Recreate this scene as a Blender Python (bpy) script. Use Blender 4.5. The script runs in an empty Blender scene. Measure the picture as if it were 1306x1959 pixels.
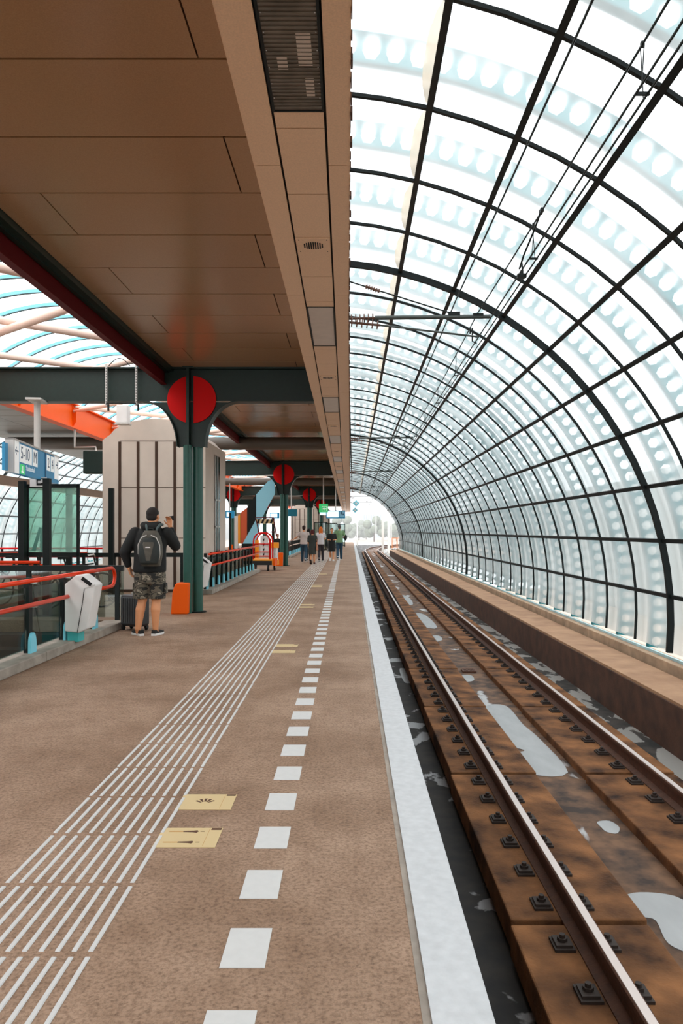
import bpy, bmesh, math, random
from mathutils import Vector, Matrix
random.seed(7)
sc = bpy.context.scene
C = sc.collection
F = 1400.0; VX = 668.0; VY = 1015.0; EYE = 1.5

# ------------------------------------------------------------------ camera, sky, exposure
cam_d = bpy.data.cameras.new('camera'); cam = bpy.data.objects.new('camera', cam_d); C.objects.link(cam)
cam.location = (0, 0, EYE); cam.rotation_euler = (math.pi/2, 0, 0)
cam_d.sensor_fit = 'HORIZONTAL'; cam_d.sensor_width = 36; cam_d.lens = 36*F/1306
cam_d.shift_x = (653-VX)/1306; cam_d.shift_y = (VY-979.5)/1306
cam_d.clip_start = .05; cam_d.clip_end = 2000
sc.camera = cam

w = bpy.data.worlds.new('overcast_sky'); sc.world = w; w.use_nodes = True
nt = w.node_tree; bg = nt.nodes['Background']
tc = nt.nodes.new('ShaderNodeTexCoord'); no = nt.nodes.new('ShaderNodeTexNoise'); no.inputs['Scale'].default_value = 2.2
no.inputs['Detail'].default_value = 6
rp = nt.nodes.new('ShaderNodeValToRGB')
rp.color_ramp.elements[0].position = .3; rp.color_ramp.elements[0].color = (.80, .86, .90, 1)
rp.color_ramp.elements[1].position = .7; rp.color_ramp.elements[1].color = (1, 1, 1, 1)
nt.links.new(tc.outputs['Generated'], no.inputs['Vector']); nt.links.new(no.outputs['Fac'], rp.inputs['Fac'])
nt.links.new(rp.outputs['Color'], bg.inputs['Color']); bg.inputs['Strength'].default_value = 1.25
sd = bpy.data.lights.new('sun', 'SUN'); sd.energy = 1.3; sd.angle = math.radians(25); sd.color = (1, .96, .9)
so = bpy.data.objects.new('sun', sd); C.objects.link(so); so.rotation_euler = (math.radians(28), math.radians(-38), 0)
sc.view_settings.view_transform = 'Standard'; sc.view_settings.look = 'None'
sc.view_settings.exposure = 1.35; sc.view_settings.gamma = 1; sc.view_settings.use_curve_mapping = False
sc.cycles.max_bounces = 10; sc.cycles.diffuse_bounces = 5; sc.cycles.glossy_bounces = 3
sc.cycles.transmission_bounces = 6; sc.cycles.transparent_max_bounces = 24
sc.cycles.sample_clamp_indirect = 8
sc.cycles.caustics_reflective = False; sc.cycles.caustics_refractive = True

# ------------------------------------------------------------------ helpers
def P(px, py, Z): return Vector(((px-VX)*Z/F, Z, EYE-(py-VY)*Z/F))

class MB:
    def __init__(s): s.v = []; s.f = []
    def add(s, vs, fs):
        n = len(s.v); s.v += [Vector(v) for v in vs]; s.f += [tuple(i+n for i in f) for f in fs]; return s
    def box(s, x0, x1, y0, y1, z0, z1):
        return s.add([(x0,y0,z0),(x1,y0,z0),(x1,y1,z0),(x0,y1,z0),(x0,y0,z1),(x1,y0,z1),(x1,y1,z1),(x0,y1,z1)],
            [(0,3,2,1),(4,5,6,7),(0,1,5,4),(1,2,6,5),(2,3,7,6),(3,0,4,7)])
    def hexa(s, b, t):           # 4 bottom + 4 top points
        return s.add(list(b)+list(t), [(0,3,2,1),(4,5,6,7),(0,1,5,4),(1,2,6,5),(2,3,7,6),(3,0,4,7)])
    def tube(s, p0, p1, r0, r1=None, n=10, caps=True):
        r1 = r0 if r1 is None else r1
        p0 = Vector(p0); p1 = Vector(p1); d = (p1-p0).normalized()
        a = d.orthogonal().normalized(); b = d.cross(a)
        vs = []
        for p, r in ((p0, r0), (p1, r1)):
            for k in range(n):
                t = 2*math.pi*k/n; vs.append(p + a*r*math.cos(t) + b*r*math.sin(t))
        fs = [(k, (k+1) % n, n+(k+1) % n, n+k) for k in range(n)]
        if caps: fs += [tuple(range(n-1, -1, -1)), tuple(range(n, 2*n))]
        return s.add(vs, fs)
    def path(s, pts, r, n=8):
        pts = [Vector(p) for p in pts]; m = len(pts); vs = []; up = None
        for i, p in enumerate(pts):
            d = (pts[min(i+1, m-1)]-pts[max(i-1, 0)]).normalized()
            if up is None: up = d.orthogonal().normalized()
            a = (up - d*up.dot(d)).normalized(); up = a; b = d.cross(a)
            rr = r[i] if isinstance(r, (list, tuple)) else r
            for k in range(n):
                t = 2*math.pi*k/n; vs.append(p + a*rr*math.cos(t) + b*rr*math.sin(t))
        fs = [(i*n+k, i*n+(k+1) % n, (i+1)*n+(k+1) % n, (i+1)*n+k) for i in range(m-1) for k in range(n)]
        fs += [tuple(range(n-1, -1, -1)), tuple(range((m-1)*n, m*n))]
        return s.add(vs, fs)
    def prism(s, poly, axis, a, b):   # poly in the two other axes, extruded from a to b along axis
        def q(u, v, t): return {'x': (t,u,v), 'y': (u,t,v), 'z': (u,v,t)}[axis]
        n = len(poly)
        vs = [q(u, v, a) for u, v in poly] + [q(u, v, b) for u, v in poly]
        fs = [tuple(range(n-1, -1, -1)), tuple(range(n, 2*n))] + [(k, (k+1) % n, n+(k+1) % n, n+k) for k in range(n)]
        return s.add(vs, fs)
    def rings(s, rings, caps=True, close=True):
        n = len(rings[0]); vs = [v for r in rings for v in r]
        fs = [(i*n+k, i*n+(k+1) % n, (i+1)*n+(k+1) % n, (i+1)*n+k) for i in range(len(rings)-1) for k in range(n if close else n-1)]
        if caps: fs += [tuple(range(n-1, -1, -1)), tuple(range((len(rings)-1)*n, len(rings)*n))]
        return s.add(vs, fs)
    def ball(s, c, r, nu=14, nv=9, rot=None):
        r = (r, r, r) if isinstance(r, (int, float)) else r
        c = Vector(c); R = rot or Matrix.Identity(3); vs = [c + R @ Vector((0,0,-r[2]))]
        for j in range(1, nv):
            t = math.pi*j/nv - math.pi/2
            for i in range(nu):
                a = 2*math.pi*i/nu
                vs.append(c + R @ Vector((r[0]*math.cos(t)*math.cos(a), r[1]*math.cos(t)*math.sin(a), r[2]*math.sin(t))))
        vs.append(c + R @ Vector((0,0,r[2]))); L = len(vs)-1
        fs = [(0, 1+(i+1) % nu, 1+i) for i in range(nu)]
        for j in range(nv-2):
            for i in range(nu):
                a = 1+j*nu; fs.append((a+i, a+(i+1) % nu, a+nu+(i+1) % nu, a+nu+i))
        a = 1+(nv-2)*nu
        fs += [(a+i, a+(i+1) % nu, L) for i in range(nu)]
        return s.add(vs, fs)
    def cap(s, p0, p1, r0, r1):   # tapered limb with round ends
        s.tube(p0, p1, r0, r1, n=14); s.ball(p0, r0); s.ball(p1, r1); return s
    def build(s, name, mat, parent=None, smooth=False, bevel=0, world=False):
        me = bpy.data.meshes.new(name); off = Vector((0,0,0))
        if world and parent: off = parent.location.copy()
        me.from_pydata([v-off for v in s.v], [], s.f); me.update()
        bm = bmesh.new(); bm.from_mesh(me); bmesh.ops.recalc_face_normals(bm, faces=bm.faces); bm.to_mesh(me); bm.free()
        me.materials.append(mat)
        o = bpy.data.objects.new(name, me); C.objects.link(o)
        if parent: o.parent = parent
        if smooth:
            for p in me.polygons: p.use_smooth = True
            if smooth != 'all':
                m = o.modifiers.new('es', 'EDGE_SPLIT'); m.split_angle = math.radians(40)
        if bevel:
            m = o.modifiers.new('bv', 'BEVEL'); m.width = bevel; m.segments = 2; m.limit_method = 'ANGLE'
        return o

def tag(o, label=None, cat=None, group=None, kind=None):
    if label: o['label'] = label
    if cat: o['category'] = cat
    if group: o['group'] = group
    if kind: o['kind'] = kind
    return o
def thing(name, loc, label, cat, group=None, rz=0):
    o = bpy.data.objects.new(name, None); C.objects.link(o); o.location = loc; o.rotation_euler = (0,0,rz)
    o.empty_display_size = .2
    return tag(o, label, cat, group)
def copy_tree(o, parent=None):
    c = o.copy(); C.objects.link(c)
    if parent: c.parent = parent
    for ch in list(o.children): copy_tree(ch, c)
    return c
def struct(o): return tag(o, kind='structure')

# ------------------------------------------------------------------ materials
def mat(name, col, rough=.6, metal=0, spec=.5, var=0, vscale=8, col2=None, bump=0, bscale=60, coat=0, detail=5, emit=None, contrast=.25, stretch=None):
    m = bpy.data.materials.new(name); m.use_nodes = True; t = m.node_tree; b = t.nodes['Principled BSDF']
    b.inputs['Base Color'].default_value = (*col, 1); b.inputs['Roughness'].default_value = rough
    b.inputs['Metallic'].default_value = metal; b.inputs['Specular IOR Level'].default_value = spec
    if coat: b.inputs['Coat Weight'].default_value = coat; b.inputs['Coat Roughness'].default_value = .12
    if emit: b.inputs['Emission Color'].default_value = (*emit[0], 1); b.inputs['Emission Strength'].default_value = emit[1]
    tcn = t.nodes.new('ShaderNodeTexCoord'); src = tcn.outputs['Object']
    if stretch:
        mp = t.nodes.new('ShaderNodeMapping'); mp.inputs['Scale'].default_value = stretch
        t.links.new(src, mp.inputs['Vector']); src = mp.outputs['Vector']
    if var or col2:
        n = t.nodes.new('ShaderNodeTexNoise'); n.inputs['Scale'].default_value = vscale; n.inputs['Detail'].default_value = detail
        r = t.nodes.new('ShaderNodeValToRGB'); t.links.new(src, n.inputs['Vector'])
        c2 = col2 if col2 else tuple(c*(1-var) for c in col)
        r.color_ramp.elements[0].color = (*c2, 1); r.color_ramp.elements[1].color = (*col, 1)
        r.color_ramp.elements[0].position = .5-contrast; r.color_ramp.elements[1].position = .5+contrast
        t.links.new(n.outputs['Fac'], r.inputs['Fac']); t.links.new(r.outputs['Color'], b.inputs['Base Color'])
    if bump:
        n2 = t.nodes.new('ShaderNodeTexNoise'); n2.inputs['Scale'].default_value = bscale; n2.inputs['Detail'].default_value = 3
        bp = t.nodes.new('ShaderNodeBump'); bp.inputs['Strength'].default_value = bump; bp.inputs['Distance'].default_value = .01
        t.links.new(src, n2.inputs['Vector']); t.links.new(n2.outputs['Fac'], bp.inputs['Height']); t.links.new(bp.outputs['Normal'], b.inputs['Normal'])
    return m

def asphalt():
    m = mat('asphalt', (.30,.2,.125), rough=.72, spec=.35, bump=.5, bscale=90); t = m.node_tree; b = t.nodes['Principled BSDF']
    tcn = t.nodes.new('ShaderNodeTexCoord')
    def noise(s, d=6, r=.6):
        n = t.nodes.new('ShaderNodeTexNoise'); n.inputs['Scale'].default_value = s; n.inputs['Detail'].default_value = d
        n.inputs['Roughness'].default_value = r; t.links.new(tcn.outputs['Object'], n.inputs['Vector']); return n
    n1 = noise(55, 4, .7); n2 = noise(1.1, 6); n3 = noise(9, 5)
    r1 = t.nodes.new('ShaderNodeValToRGB'); e = r1.color_ramp.elements
    e[0].position = .30; e[0].color = (.17,.10,.062,1); e[1].position = .56; e[1].color = (.40,.265,.18,1)
    t.links.new(n1.outputs['Fac'], r1.inputs['Fac'])
    r2 = t.nodes.new('ShaderNodeValToRGB'); e = r2.color_ramp.elements
    e[0].position = .35; e[0].color = (.66,.60,.54,1); e[1].position = .62; e[1].color = (1.0,1.0,1.0,1)
    t.links.new(n2.outputs['Fac'], r2.inputs['Fac'])
    r3 = t.nodes.new('ShaderNodeValToRGB'); e = r3.color_ramp.elements
    e[0].position = .3; e[0].color = (.76,.73,.70,1); e[1].position = .55; e[1].color = (1,1,1,1)
    t.links.new(n3.outputs['Fac'], r3.inputs['Fac'])
    mx = t.nodes.new('ShaderNodeMix'); mx.data_type = 'RGBA'; mx.blend_type = 'MULTIPLY'; mx.inputs[0].default_value = 1
    t.links.new(r1.outputs['Color'], mx.inputs[6]); t.links.new(r2.outputs['Color'], mx.inputs[7])
    my = t.nodes.new('ShaderNodeMix'); my.data_type = 'RGBA'; my.blend_type = 'MULTIPLY'; my.inputs[0].default_value = .8
    t.links.new(mx.outputs[2], my.inputs[6]); t.links.new(r3.outputs['Color'], my.inputs[7])
    t.links.new(my.outputs[2], b.inputs['Base Color'])
    return m

def puddled(name, dry, dry2, wet, thr, scale=1.3, stretch=(1,.35,1)):
    """concrete with patches of standing water / white lime"""
    m = mat(name, dry, rough=.8); t = m.node_tree; b = t.nodes['Principled BSDF']
    tcn = t.nodes.new('ShaderNodeTexCoord'); mp = t.nodes.new('ShaderNodeMapping'); mp.inputs['Scale'].default_value = stretch
    t.links.new(tcn.outputs['Object'], mp.inputs['Vector'])
    n = t.nodes.new('ShaderNodeTexNoise'); n.inputs['Scale'].default_value = scale; n.inputs['Detail'].default_value = 4
    n.inputs['Roughness'].default_value = .5; n.inputs['Distortion'].default_value = .4
    t.links.new(mp.outputs['Vector'], n.inputs['Vector'])
    r = t.nodes.new('ShaderNodeValToRGB'); r.color_ramp.elements[0].position = thr-.012; r.color_ramp.elements[1].position = thr+.012
    r.color_ramp.elements[0].color = (0,0,0,1); r.color_ramp.elements[1].color = (1,1,1,1)
    t.links.new(n.outputs['Fac'], r.inputs['Fac'])
    n2 = t.nodes.new('ShaderNodeTexNoise'); n2.inputs['Scale'].default_value = 5; n2.inputs['Detail'].default_value = 10
    t.links.new(tcn.outputs['Object'], n2.inputs['Vector'])
    r2 = t.nodes.new('ShaderNodeValToRGB'); r2.color_ramp.elements[0].color = (*dry2,1); r2.color_ramp.elements[1].color = (*dry,1)
    r2.color_ramp.elements[0].position = .35; r2.color_ramp.elements[1].position = .65
    t.links.new(n2.outputs['Fac'], r2.inputs['Fac'])
    mx = t.nodes.new('ShaderNodeMix'); mx.data_type = 'RGBA'; t.links.new(r.outputs['Color'], mx.inputs[0])
    t.links.new(r2.outputs['Color'], mx.inputs[6]); mx.inputs[7].default_value = (*wet,1)
    t.links.new(mx.outputs[2], b.inputs['Base Color'])
    mr = t.nodes.new('ShaderNodeMapRange'); mr.inputs['To Min'].default_value = .8; mr.inputs['To Max'].default_value = .32
    t.links.new(r.outputs['Color'], mr.inputs['Value']); t.links.new(mr.outputs['Result'], b.inputs['Roughness'])
    return m

def glass_panel(name, tint, transp, trans_col, dirt=0, blur=0):
    m = bpy.data.materials.new(name); m.use_nodes = True; t = m.node_tree; t.nodes.clear()
    out = t.nodes.new('ShaderNodeOutputMaterial')
    tr = t.nodes.new('ShaderNodeBsdfTransparent'); tr.inputs['Color'].default_value = (*tint, 1)
    tl = t.nodes.new('ShaderNodeBsdfTranslucent'); tl.inputs['Color'].default_value = (*trans_col, 1)
    df = t.nodes.new('ShaderNodeBsdfDiffuse'); df.inputs['Color'].default_value = (.6,.63,.62,1)
    gl = t.nodes.new('ShaderNodeBsdfGlossy'); gl.inputs['Roughness'].default_value = .15
    a = t.nodes.new('ShaderNodeMixShader'); a.inputs[0].default_value = .22
    t.links.new(tl.outputs[0], a.inputs[1]); t.links.new(df.outputs[0], a.inputs[2])
    c = t.nodes.new('ShaderNodeMixShader')
    tcn = t.nodes.new('ShaderNodeTexCoord'); n = t.nodes.new('ShaderNodeTexNoise'); n.inputs['Scale'].default_value = 1.1
    n.inputs['Detail'].default_value = 6; n.inputs['Distortion'].default_value = .6
    t.links.new(tcn.outputs['Object'], n.inputs['Vector'])
    mr = t.nodes.new('ShaderNodeMapRange'); mr.inputs['From Min'].default_value = .3; mr.inputs['From Max'].default_value = .7
    mr.inputs['To Min'].default_value = transp-.1-dirt; mr.inputs['To Max'].default_value = transp+.06
    t.links.new(n.outputs['Fac'], mr.inputs['Value']); t.links.new(mr.outputs[0], c.inputs[0])
    t.links.new(a.outputs[0], c.inputs[1]); t.links.new(tr.outputs[0], c.inputs[2])
    d = t.nodes.new('ShaderNodeMixShader'); d.inputs[0].default_value = .04
    rf = t.nodes.new('ShaderNodeBsdfRefraction'); rf.inputs['Color'].default_value = (*tint, 1); rf.inputs['IOR'].default_value = 1.06; rf.inputs['Roughness'].default_value = blur
    e = t.nodes.new('ShaderNodeMixShader'); e.inputs[0].default_value = .6 if blur else 0
    t.links.new(tr.outputs[0], e.inputs[1]); t.links.new(rf.outputs[0], e.inputs[2]); t.links.new(e.outputs[0], c.inputs[2])
    t.links.new(c.outputs[0], d.inputs[1]); t.links.new(gl.outputs[0], d.inputs[2]); t.links.new(d.outputs[0], out.inputs[0])
    return m

def clear_glass(name, tint=(.8,.9,.88), f=.12):
    m = bpy.data.materials.new(name); m.use_nodes = True; t = m.node_tree; t.nodes.clear()
    out = t.nodes.new('ShaderNodeOutputMaterial')
    tr = t.nodes.new('ShaderNodeBsdfTransparent'); tr.inputs['Color'].default_value = (*tint, 1)
    gl = t.nodes.new('ShaderNodeBsdfGlossy'); gl.inputs['Roughness'].default_value = .03
    d = t.nodes.new('ShaderNodeMixShader'); d.inputs[0].default_value = f
    t.links.new(tr.outputs[0], d.inputs[1]); t.links.new(gl.outputs[0], d.inputs[2]); t.links.new(d.outputs[0], out.inputs[0])
    return m

def camo():
    m = mat('camouflage_cloth', (.2,.2,.15), rough=.9); t = m.node_tree; b = t.nodes['Principled BSDF']
    tcn = t.nodes.new('ShaderNodeTexCoord'); n = t.nodes.new('ShaderNodeTexNoise'); n.inputs['Scale'].default_value = 7; n.inputs['Detail'].default_value = 2.5
    mp = t.nodes.new('ShaderNodeMapping'); mp.inputs['Scale'].default_value = (1,1,1.8)
    t.links.new(tcn.outputs['Object'], mp.inputs['Vector']); t.links.new(mp.outputs['Vector'], n.inputs['Vector'])
    r = t.nodes.new('ShaderNodeValToRGB'); r.color_ramp.interpolation = 'CONSTANT'; e = r.color_ramp.elements
    e[0].position = 0; e[0].color = (.02,.02,.018,1); e[1].position = .43; e[1].color = (.13,.11,.08,1)
    k = e.new(.51); k.color = (.045,.04,.03,1); k = e.new(.56); k.color = (.30,.26,.20,1); k = e.new(.62); k.color = (.10,.09,.06,1)
    t.links.new(n.outputs['Fac'], r.inputs['Fac']); t.links.new(r.outputs['Color'], b.inputs['Base Color'])
    return m

M = {}
M['asphalt'] = asphalt()
M['white_paint'] = mat('white_paint', (.62,.615,.60), rough=.6, var=.08, vscale=20)
M['coping'] = mat('white_coping', (.60,.61,.62), rough=.8, var=.16, vscale=22, bump=.15, spec=.3)
M['cream'] = mat('pale_yellow_plate', (.62,.47,.25), rough=.5)
M['ink'] = mat('dark_ink', (.09,.035,.015), rough=.6)
M['ink2'] = mat('tan_ink', (.5,.27,.08), rough=.6)
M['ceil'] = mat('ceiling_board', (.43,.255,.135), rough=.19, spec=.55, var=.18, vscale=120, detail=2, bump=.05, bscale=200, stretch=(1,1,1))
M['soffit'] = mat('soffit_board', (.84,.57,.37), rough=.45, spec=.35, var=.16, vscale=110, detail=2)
M['gap'] = mat('joint_shadow_black', (.008,.008,.008), rough=.9)
M['green'] = mat('dark_green_steel', (.008,.024,.018), rough=.42, spec=.35, var=.25, vscale=14, bump=.05)
M['pipe_green'] = mat('green_steel_tube', (.014,.082,.060), rough=.33, spec=.4, var=.2, vscale=14)
M['black'] = mat('black_steel', (.004,.007,.006), rough=.5, spec=.25)
M['rib'] = mat('rib_steel', (.003,.007,.007), rough=.5, spec=.3, var=.4, vscale=30)
M['red'] = mat('red_enamel', (.62,.002,.002), rough=.55, spec=.15)
M['darkred'] = mat('dark_red_steel', (.10,.002,.004), rough=.6, spec=.2)
M['orange'] = mat('orange_steel', (.80,.10,.001), rough=.5, spec=.2)
M['railorange'] = mat('orange_rail_enamel', (.80,.042,.003), rough=.3, spec=.35)
M['salmon'] = mat('pale_salmon_tube', (.86,.66,.56), rough=.4)
M['white'] = mat('white_enamel', (.78,.76,.74), rough=.45, var=.08, vscale=6)
M['grey'] = mat('light_grey_metal', (.55,.53,.50), rough=.45)
M['steel'] = mat('bare_steel', (.5,.47,.44), rough=.35, metal=.7)
M['concrete'] = mat('smooth_concrete', (.64,.55,.47), rough=.75, var=.1, vscale=3, bump=.06)
M['darkslot'] = mat('brown_slot', (.05,.022,.010), rough=.8)
M['kerb'] = mat('grey_kerb_stone', (.42,.36,.30), rough=.85, var=.45, vscale=6, bump=.3, bscale=40)
M['blueplastic'] = mat('light_blue_plastic', (.22,.66,.80), rough=.4)
M['teal'] = mat('teal_foot', (.05,.42,.42), rough=.5)
M['cyan'] = mat('cyan_steel', (.003,.17,.195), rough=.5)
M['blue'] = mat('sign_blue', (.008,.22,.42), rough=.35, emit=((.008,.22,.42), .08))
M['navy'] = mat('sign_navy', (.01,.07,.16), rough=.4)
M['signwhite'] = mat('sign_white', (.85,.87,.86), rough=.4, emit=((.85,.87,.86), .12))
M['signgreen'] = mat('sign_green', (.03,.42,.12), rough=.4, emit=((.03,.5,.15), .25))
M['screen'] = mat('lit_screen', (.6,.85,.95), rough=.3, emit=((.6,.85,.98), .45))
M['slab'] = mat('rusty_concrete_slab', (.29,.125,.048), rough=.85, spec=.2, col2=(.022,.010,.006), vscale=2.6, detail=12, bump=.6, bscale=45, contrast=.2)
M['railtop'] = mat('polished_rail_head', (.62,.52,.48), rough=.28, metal=.55)
M['rust'] = mat('rusty_rail_steel', (.10,.035,.015), rough=.75, var=.5, vscale=20, bump=.3)
M['darkrust'] = mat('dark_rusty_iron', (.030,.016,.010), rough=.7, var=.4, vscale=30)
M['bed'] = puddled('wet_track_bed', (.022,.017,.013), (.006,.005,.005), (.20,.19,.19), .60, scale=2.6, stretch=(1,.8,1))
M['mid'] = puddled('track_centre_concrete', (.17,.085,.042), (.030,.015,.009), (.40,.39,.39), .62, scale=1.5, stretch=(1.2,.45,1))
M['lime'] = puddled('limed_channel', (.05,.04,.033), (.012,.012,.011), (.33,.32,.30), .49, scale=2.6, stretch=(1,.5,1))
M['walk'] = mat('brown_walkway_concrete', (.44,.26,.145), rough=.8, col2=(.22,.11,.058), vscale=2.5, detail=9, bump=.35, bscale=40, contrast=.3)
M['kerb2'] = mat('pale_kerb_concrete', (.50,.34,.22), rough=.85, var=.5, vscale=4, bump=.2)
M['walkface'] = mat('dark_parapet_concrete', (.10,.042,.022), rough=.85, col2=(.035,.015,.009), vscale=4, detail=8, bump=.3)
M['panel'] = glass_panel('translucent_panel', (.95,.98,.99), .66, (.70,.73,.73), dirt=.10, blur=.55)
M['grime'] = glass_panel('tan_grime', (.85,.80,.74), .35, (.62,.52,.42), dirt=.25)
M['vault'] = glass_panel('vault_panel', (.95,.97,.98), .30, (.93,.92,.92), dirt=.05)
M['glass'] = clear_glass('clear_glass', (.62,.72,.70), .10)
M['poster'] = glass_panel('pale_green_poster', (.62,.92,.80), .72, (.50,.72,.62), dirt=.2)
M['jersey'] = mat('black_jersey', (.006,.007,.007), rough=.85, var=.3, vscale=12, bump=.2, bscale=30)
M['skin'] = mat('skin', (.68,.29,.13), rough=.5, var=.08, vscale=10)
M['hair'] = mat('black_hair', (.012,.008,.006), rough=.8, bump=.5, bscale=160)
M['camo'] = camo()
M['bag'] = mat('backpack_grey_cloth', (.095,.085,.066), rough=.7, var=.35, vscale=18, bump=.15)
M['bagblack'] = mat('backpack_black_cloth', (.010,.014,.012), rough=.6)
M['case'] = mat('charcoal_suitcase', (.028,.028,.030), rough=.35, var=.2)
M['rubber'] = mat('black_rubber', (.01,.01,.01), rough=.8)
M['yellow'] = mat('yellow_orange_deck', (.90,.32,.01), rough=.45)
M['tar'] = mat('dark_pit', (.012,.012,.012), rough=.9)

def sk(x, Z, s): return x + s*Z      # slow drift of the long lines with distance
SR = .0057; SL = -.0025

# ------------------------------------------------------------------ platform floor
ZE = 95.0
PIT = (-7.0, -3.80, 3.0, 12.2)
b = MB()
zs = [-16, 2.2, 4, 6, 9, 14, 22, 35, 55, ZE]
def strip_l(Z): return .245 + .0030*Z
def quad_strip(b, xa, xb, z0, z1, segs):
    """long solid whose sides xa(Z), xb(Z) follow the track"""
    rings = [[(xa(Z), Z, z0), (xb(Z), Z, z0), (xb(Z), Z, z1), (xa(Z), Z, z1)] for Z in segs]
    b.rings(rings)
quad_strip(b, lambda Z: -3.80, strip_l, -.35, 0, zs)
b.box(-11.05, PIT[0], -16, ZE, -.35, 0)
b.box(PIT[0], PIT[1], -16, PIT[2], -.35, 0)
b.box(PIT[0], PIT[1], PIT[3], ZE, -.35, 0)
struct(b.build('floor', M['asphalt']))
b = MB(); quad_strip(b, strip_l, lambda Z: .435+.0030*Z, -.30, .012, zs)
struct(b.build('trim_1', M['coping'])).name = 'trim_1'
b = MB(); quad_strip(b, lambda Z: strip_l(Z)-.028, lambda Z: strip_l(Z)-.001, -.2, .002, zs)
struct(b.build('trim_2', M['kerb']))
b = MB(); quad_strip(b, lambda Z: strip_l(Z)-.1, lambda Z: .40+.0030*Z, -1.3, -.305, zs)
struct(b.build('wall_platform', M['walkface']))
# stair pit with steps going down towards the camera
b = MB()
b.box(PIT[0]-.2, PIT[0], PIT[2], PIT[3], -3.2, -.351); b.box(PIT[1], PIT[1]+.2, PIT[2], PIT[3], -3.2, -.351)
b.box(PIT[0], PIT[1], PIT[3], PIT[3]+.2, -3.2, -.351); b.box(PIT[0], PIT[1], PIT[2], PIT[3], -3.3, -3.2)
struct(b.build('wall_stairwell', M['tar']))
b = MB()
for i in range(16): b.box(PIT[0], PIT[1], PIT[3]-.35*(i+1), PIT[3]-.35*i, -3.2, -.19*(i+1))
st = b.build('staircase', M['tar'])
tag(st, 'dark staircase going down into the floor opening behind the near orange railing', 'stairs')
st.location.z = 0

# track bed and slabs
RZ = -.8           # rail head level
def bend(Z): return 0 if Z < 84 else (Z-84)**2/260.0
tz = [-16, 3, 8, 16, 30, 50, 75, 84, 90, 96, 104, 114, 126, 140]
b = MB(); quad_strip(b, lambda Z: .30+.003*Z, lambda Z: 1.10+SR*Z+bend(Z), -1.40, -1.22, tz); struct(b.build('floor_track_left', M['bed']))
b = MB(); quad_strip(b, lambda Z: 1.05+SR*Z+bend(Z), lambda Z: 3.0+SR*Z+bend(Z), -1.40, -1.055, tz); struct(b.build('floor_track_centre', M['mid']))
b = MB(); quad_strip(b, lambda Z: 2.98+SR*Z+bend(Z), lambda Z: 3.95+SR*Z+bend(Z), -1.40, -1.12, tz); struct(b.build('floor_track_right', M['lime']))

def slab_row(x0, x1, name_pos, zmax=84):
    first = None; L = 2.83; Z = 7.45-L*3
    while Z < zmax:
        if first is None:
            m = MB(); m.hexa([(x0,.03,-.20),(x1,.03,-.20),(x1,L-.03,-.20),(x0,L-.03,-.20)], [(x0,.03,0),(x1,.03,0),(x1,L-.03,0),(x0,L-.03,0)])
            o = first = m.build('track_slab', M['slab'], bevel=.012)
        else:
            o = first.copy(); C.objects.link(o)
        o.location = (SR*(Z+L/2), Z, -.97)
        tag(o, 'rust-brown concrete slab under the %s rail, one of its long row' % name_pos, 'slab', 'concrete slabs under the %s rail' % name_pos)
        Z += L
slab_row(.99, 1.86, 'near left'); slab_row(2.36, 3.27, 'far right')
# far continuous slabs round the bend
def rail_profile(): # half widths / heights
    return [(-.07,0),(.07,0),(.07,.012),(.012,.035),(.010,.125),(.033,.135),(.035,.165),(.028,.172),(-.028,.172),(-.035,.165),(-.033,.135),(-.010,.125),(-.012,.035),(-.07,.012)]
def make_rail(x0, label):
    root = thing('rail', (x0, 0, RZ-.172), label, 'rail')
    segs = [-10, 0, 2, 3, 4, 6, 8, 12, 16, 24, 36, 50, 66, 80, 86, 92, 98, 104, 112, 120, 130, 140]
    near = lambda Z: .10*math.exp(-max(Z,1)/4.0)
    rings = [[(u+SR*Z+bend(Z)+near(Z)-near(4), Z, v) for u, v in rail_profile()] for Z in segs]
    MB().rings(rings).build('rail_web', M['rust'], root)
    rings = [[(u+SR*Z+bend(Z)+near(Z)-near(4), Z, v) for u, v in [(-.027,.168),(.027,.168),(.024,.1745),(-.024,.1745)]] for Z in segs]
    MB().rings(rings).build('rail_head', M['railtop'], root)['label'] = 'shiny worn steel top of the rail'
    proto = None; Z = 3.885-.47*3; k = 0; far = MB()
    while Z < 84:
        for s in (-1, 1):
            m = None
            X = SR*Z+near(Z)-near(4) + (.118 if s > 0 else -.148)
            if k < 50:
                if proto is None:
                    m = MB(); m.box(-.06,.06,-.075,.075,0,.018); m.box(-.048,.048,-.055,.055,.018,.034)
                    m.tube((0,0,.034),(0,0,.052),.030,n=6); m.tube((0,0,.052),(0,0,.072),.018,n=8)
                    o = proto = m.build('fastener', M['darkrust'], root)
                else:
                    o = proto.copy(); C.objects.link(o)
                o.parent = root; o.location = (X, Z, 0); o.scale = (-s, 1, 1)
            else:
                far.box(X-.07,X+.07,Z-.08,Z+.08,0,.03); far.tube((X,Z,.03),(X,Z,.09),.03,n=6)
        Z += .47; k += 1
    fo = far.build('distant_fasteners', M['darkrust'], root); fo['kind'] = 'stuff'
make_rail(1.37+.022, 'left rusty steel rail, nearest to the platform edge')
make_rail(2.90+.022, 'right rusty steel rail, beside the raised concrete walkway')
b = MB(); 
gx, gy = 1.62, 13.05
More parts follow.
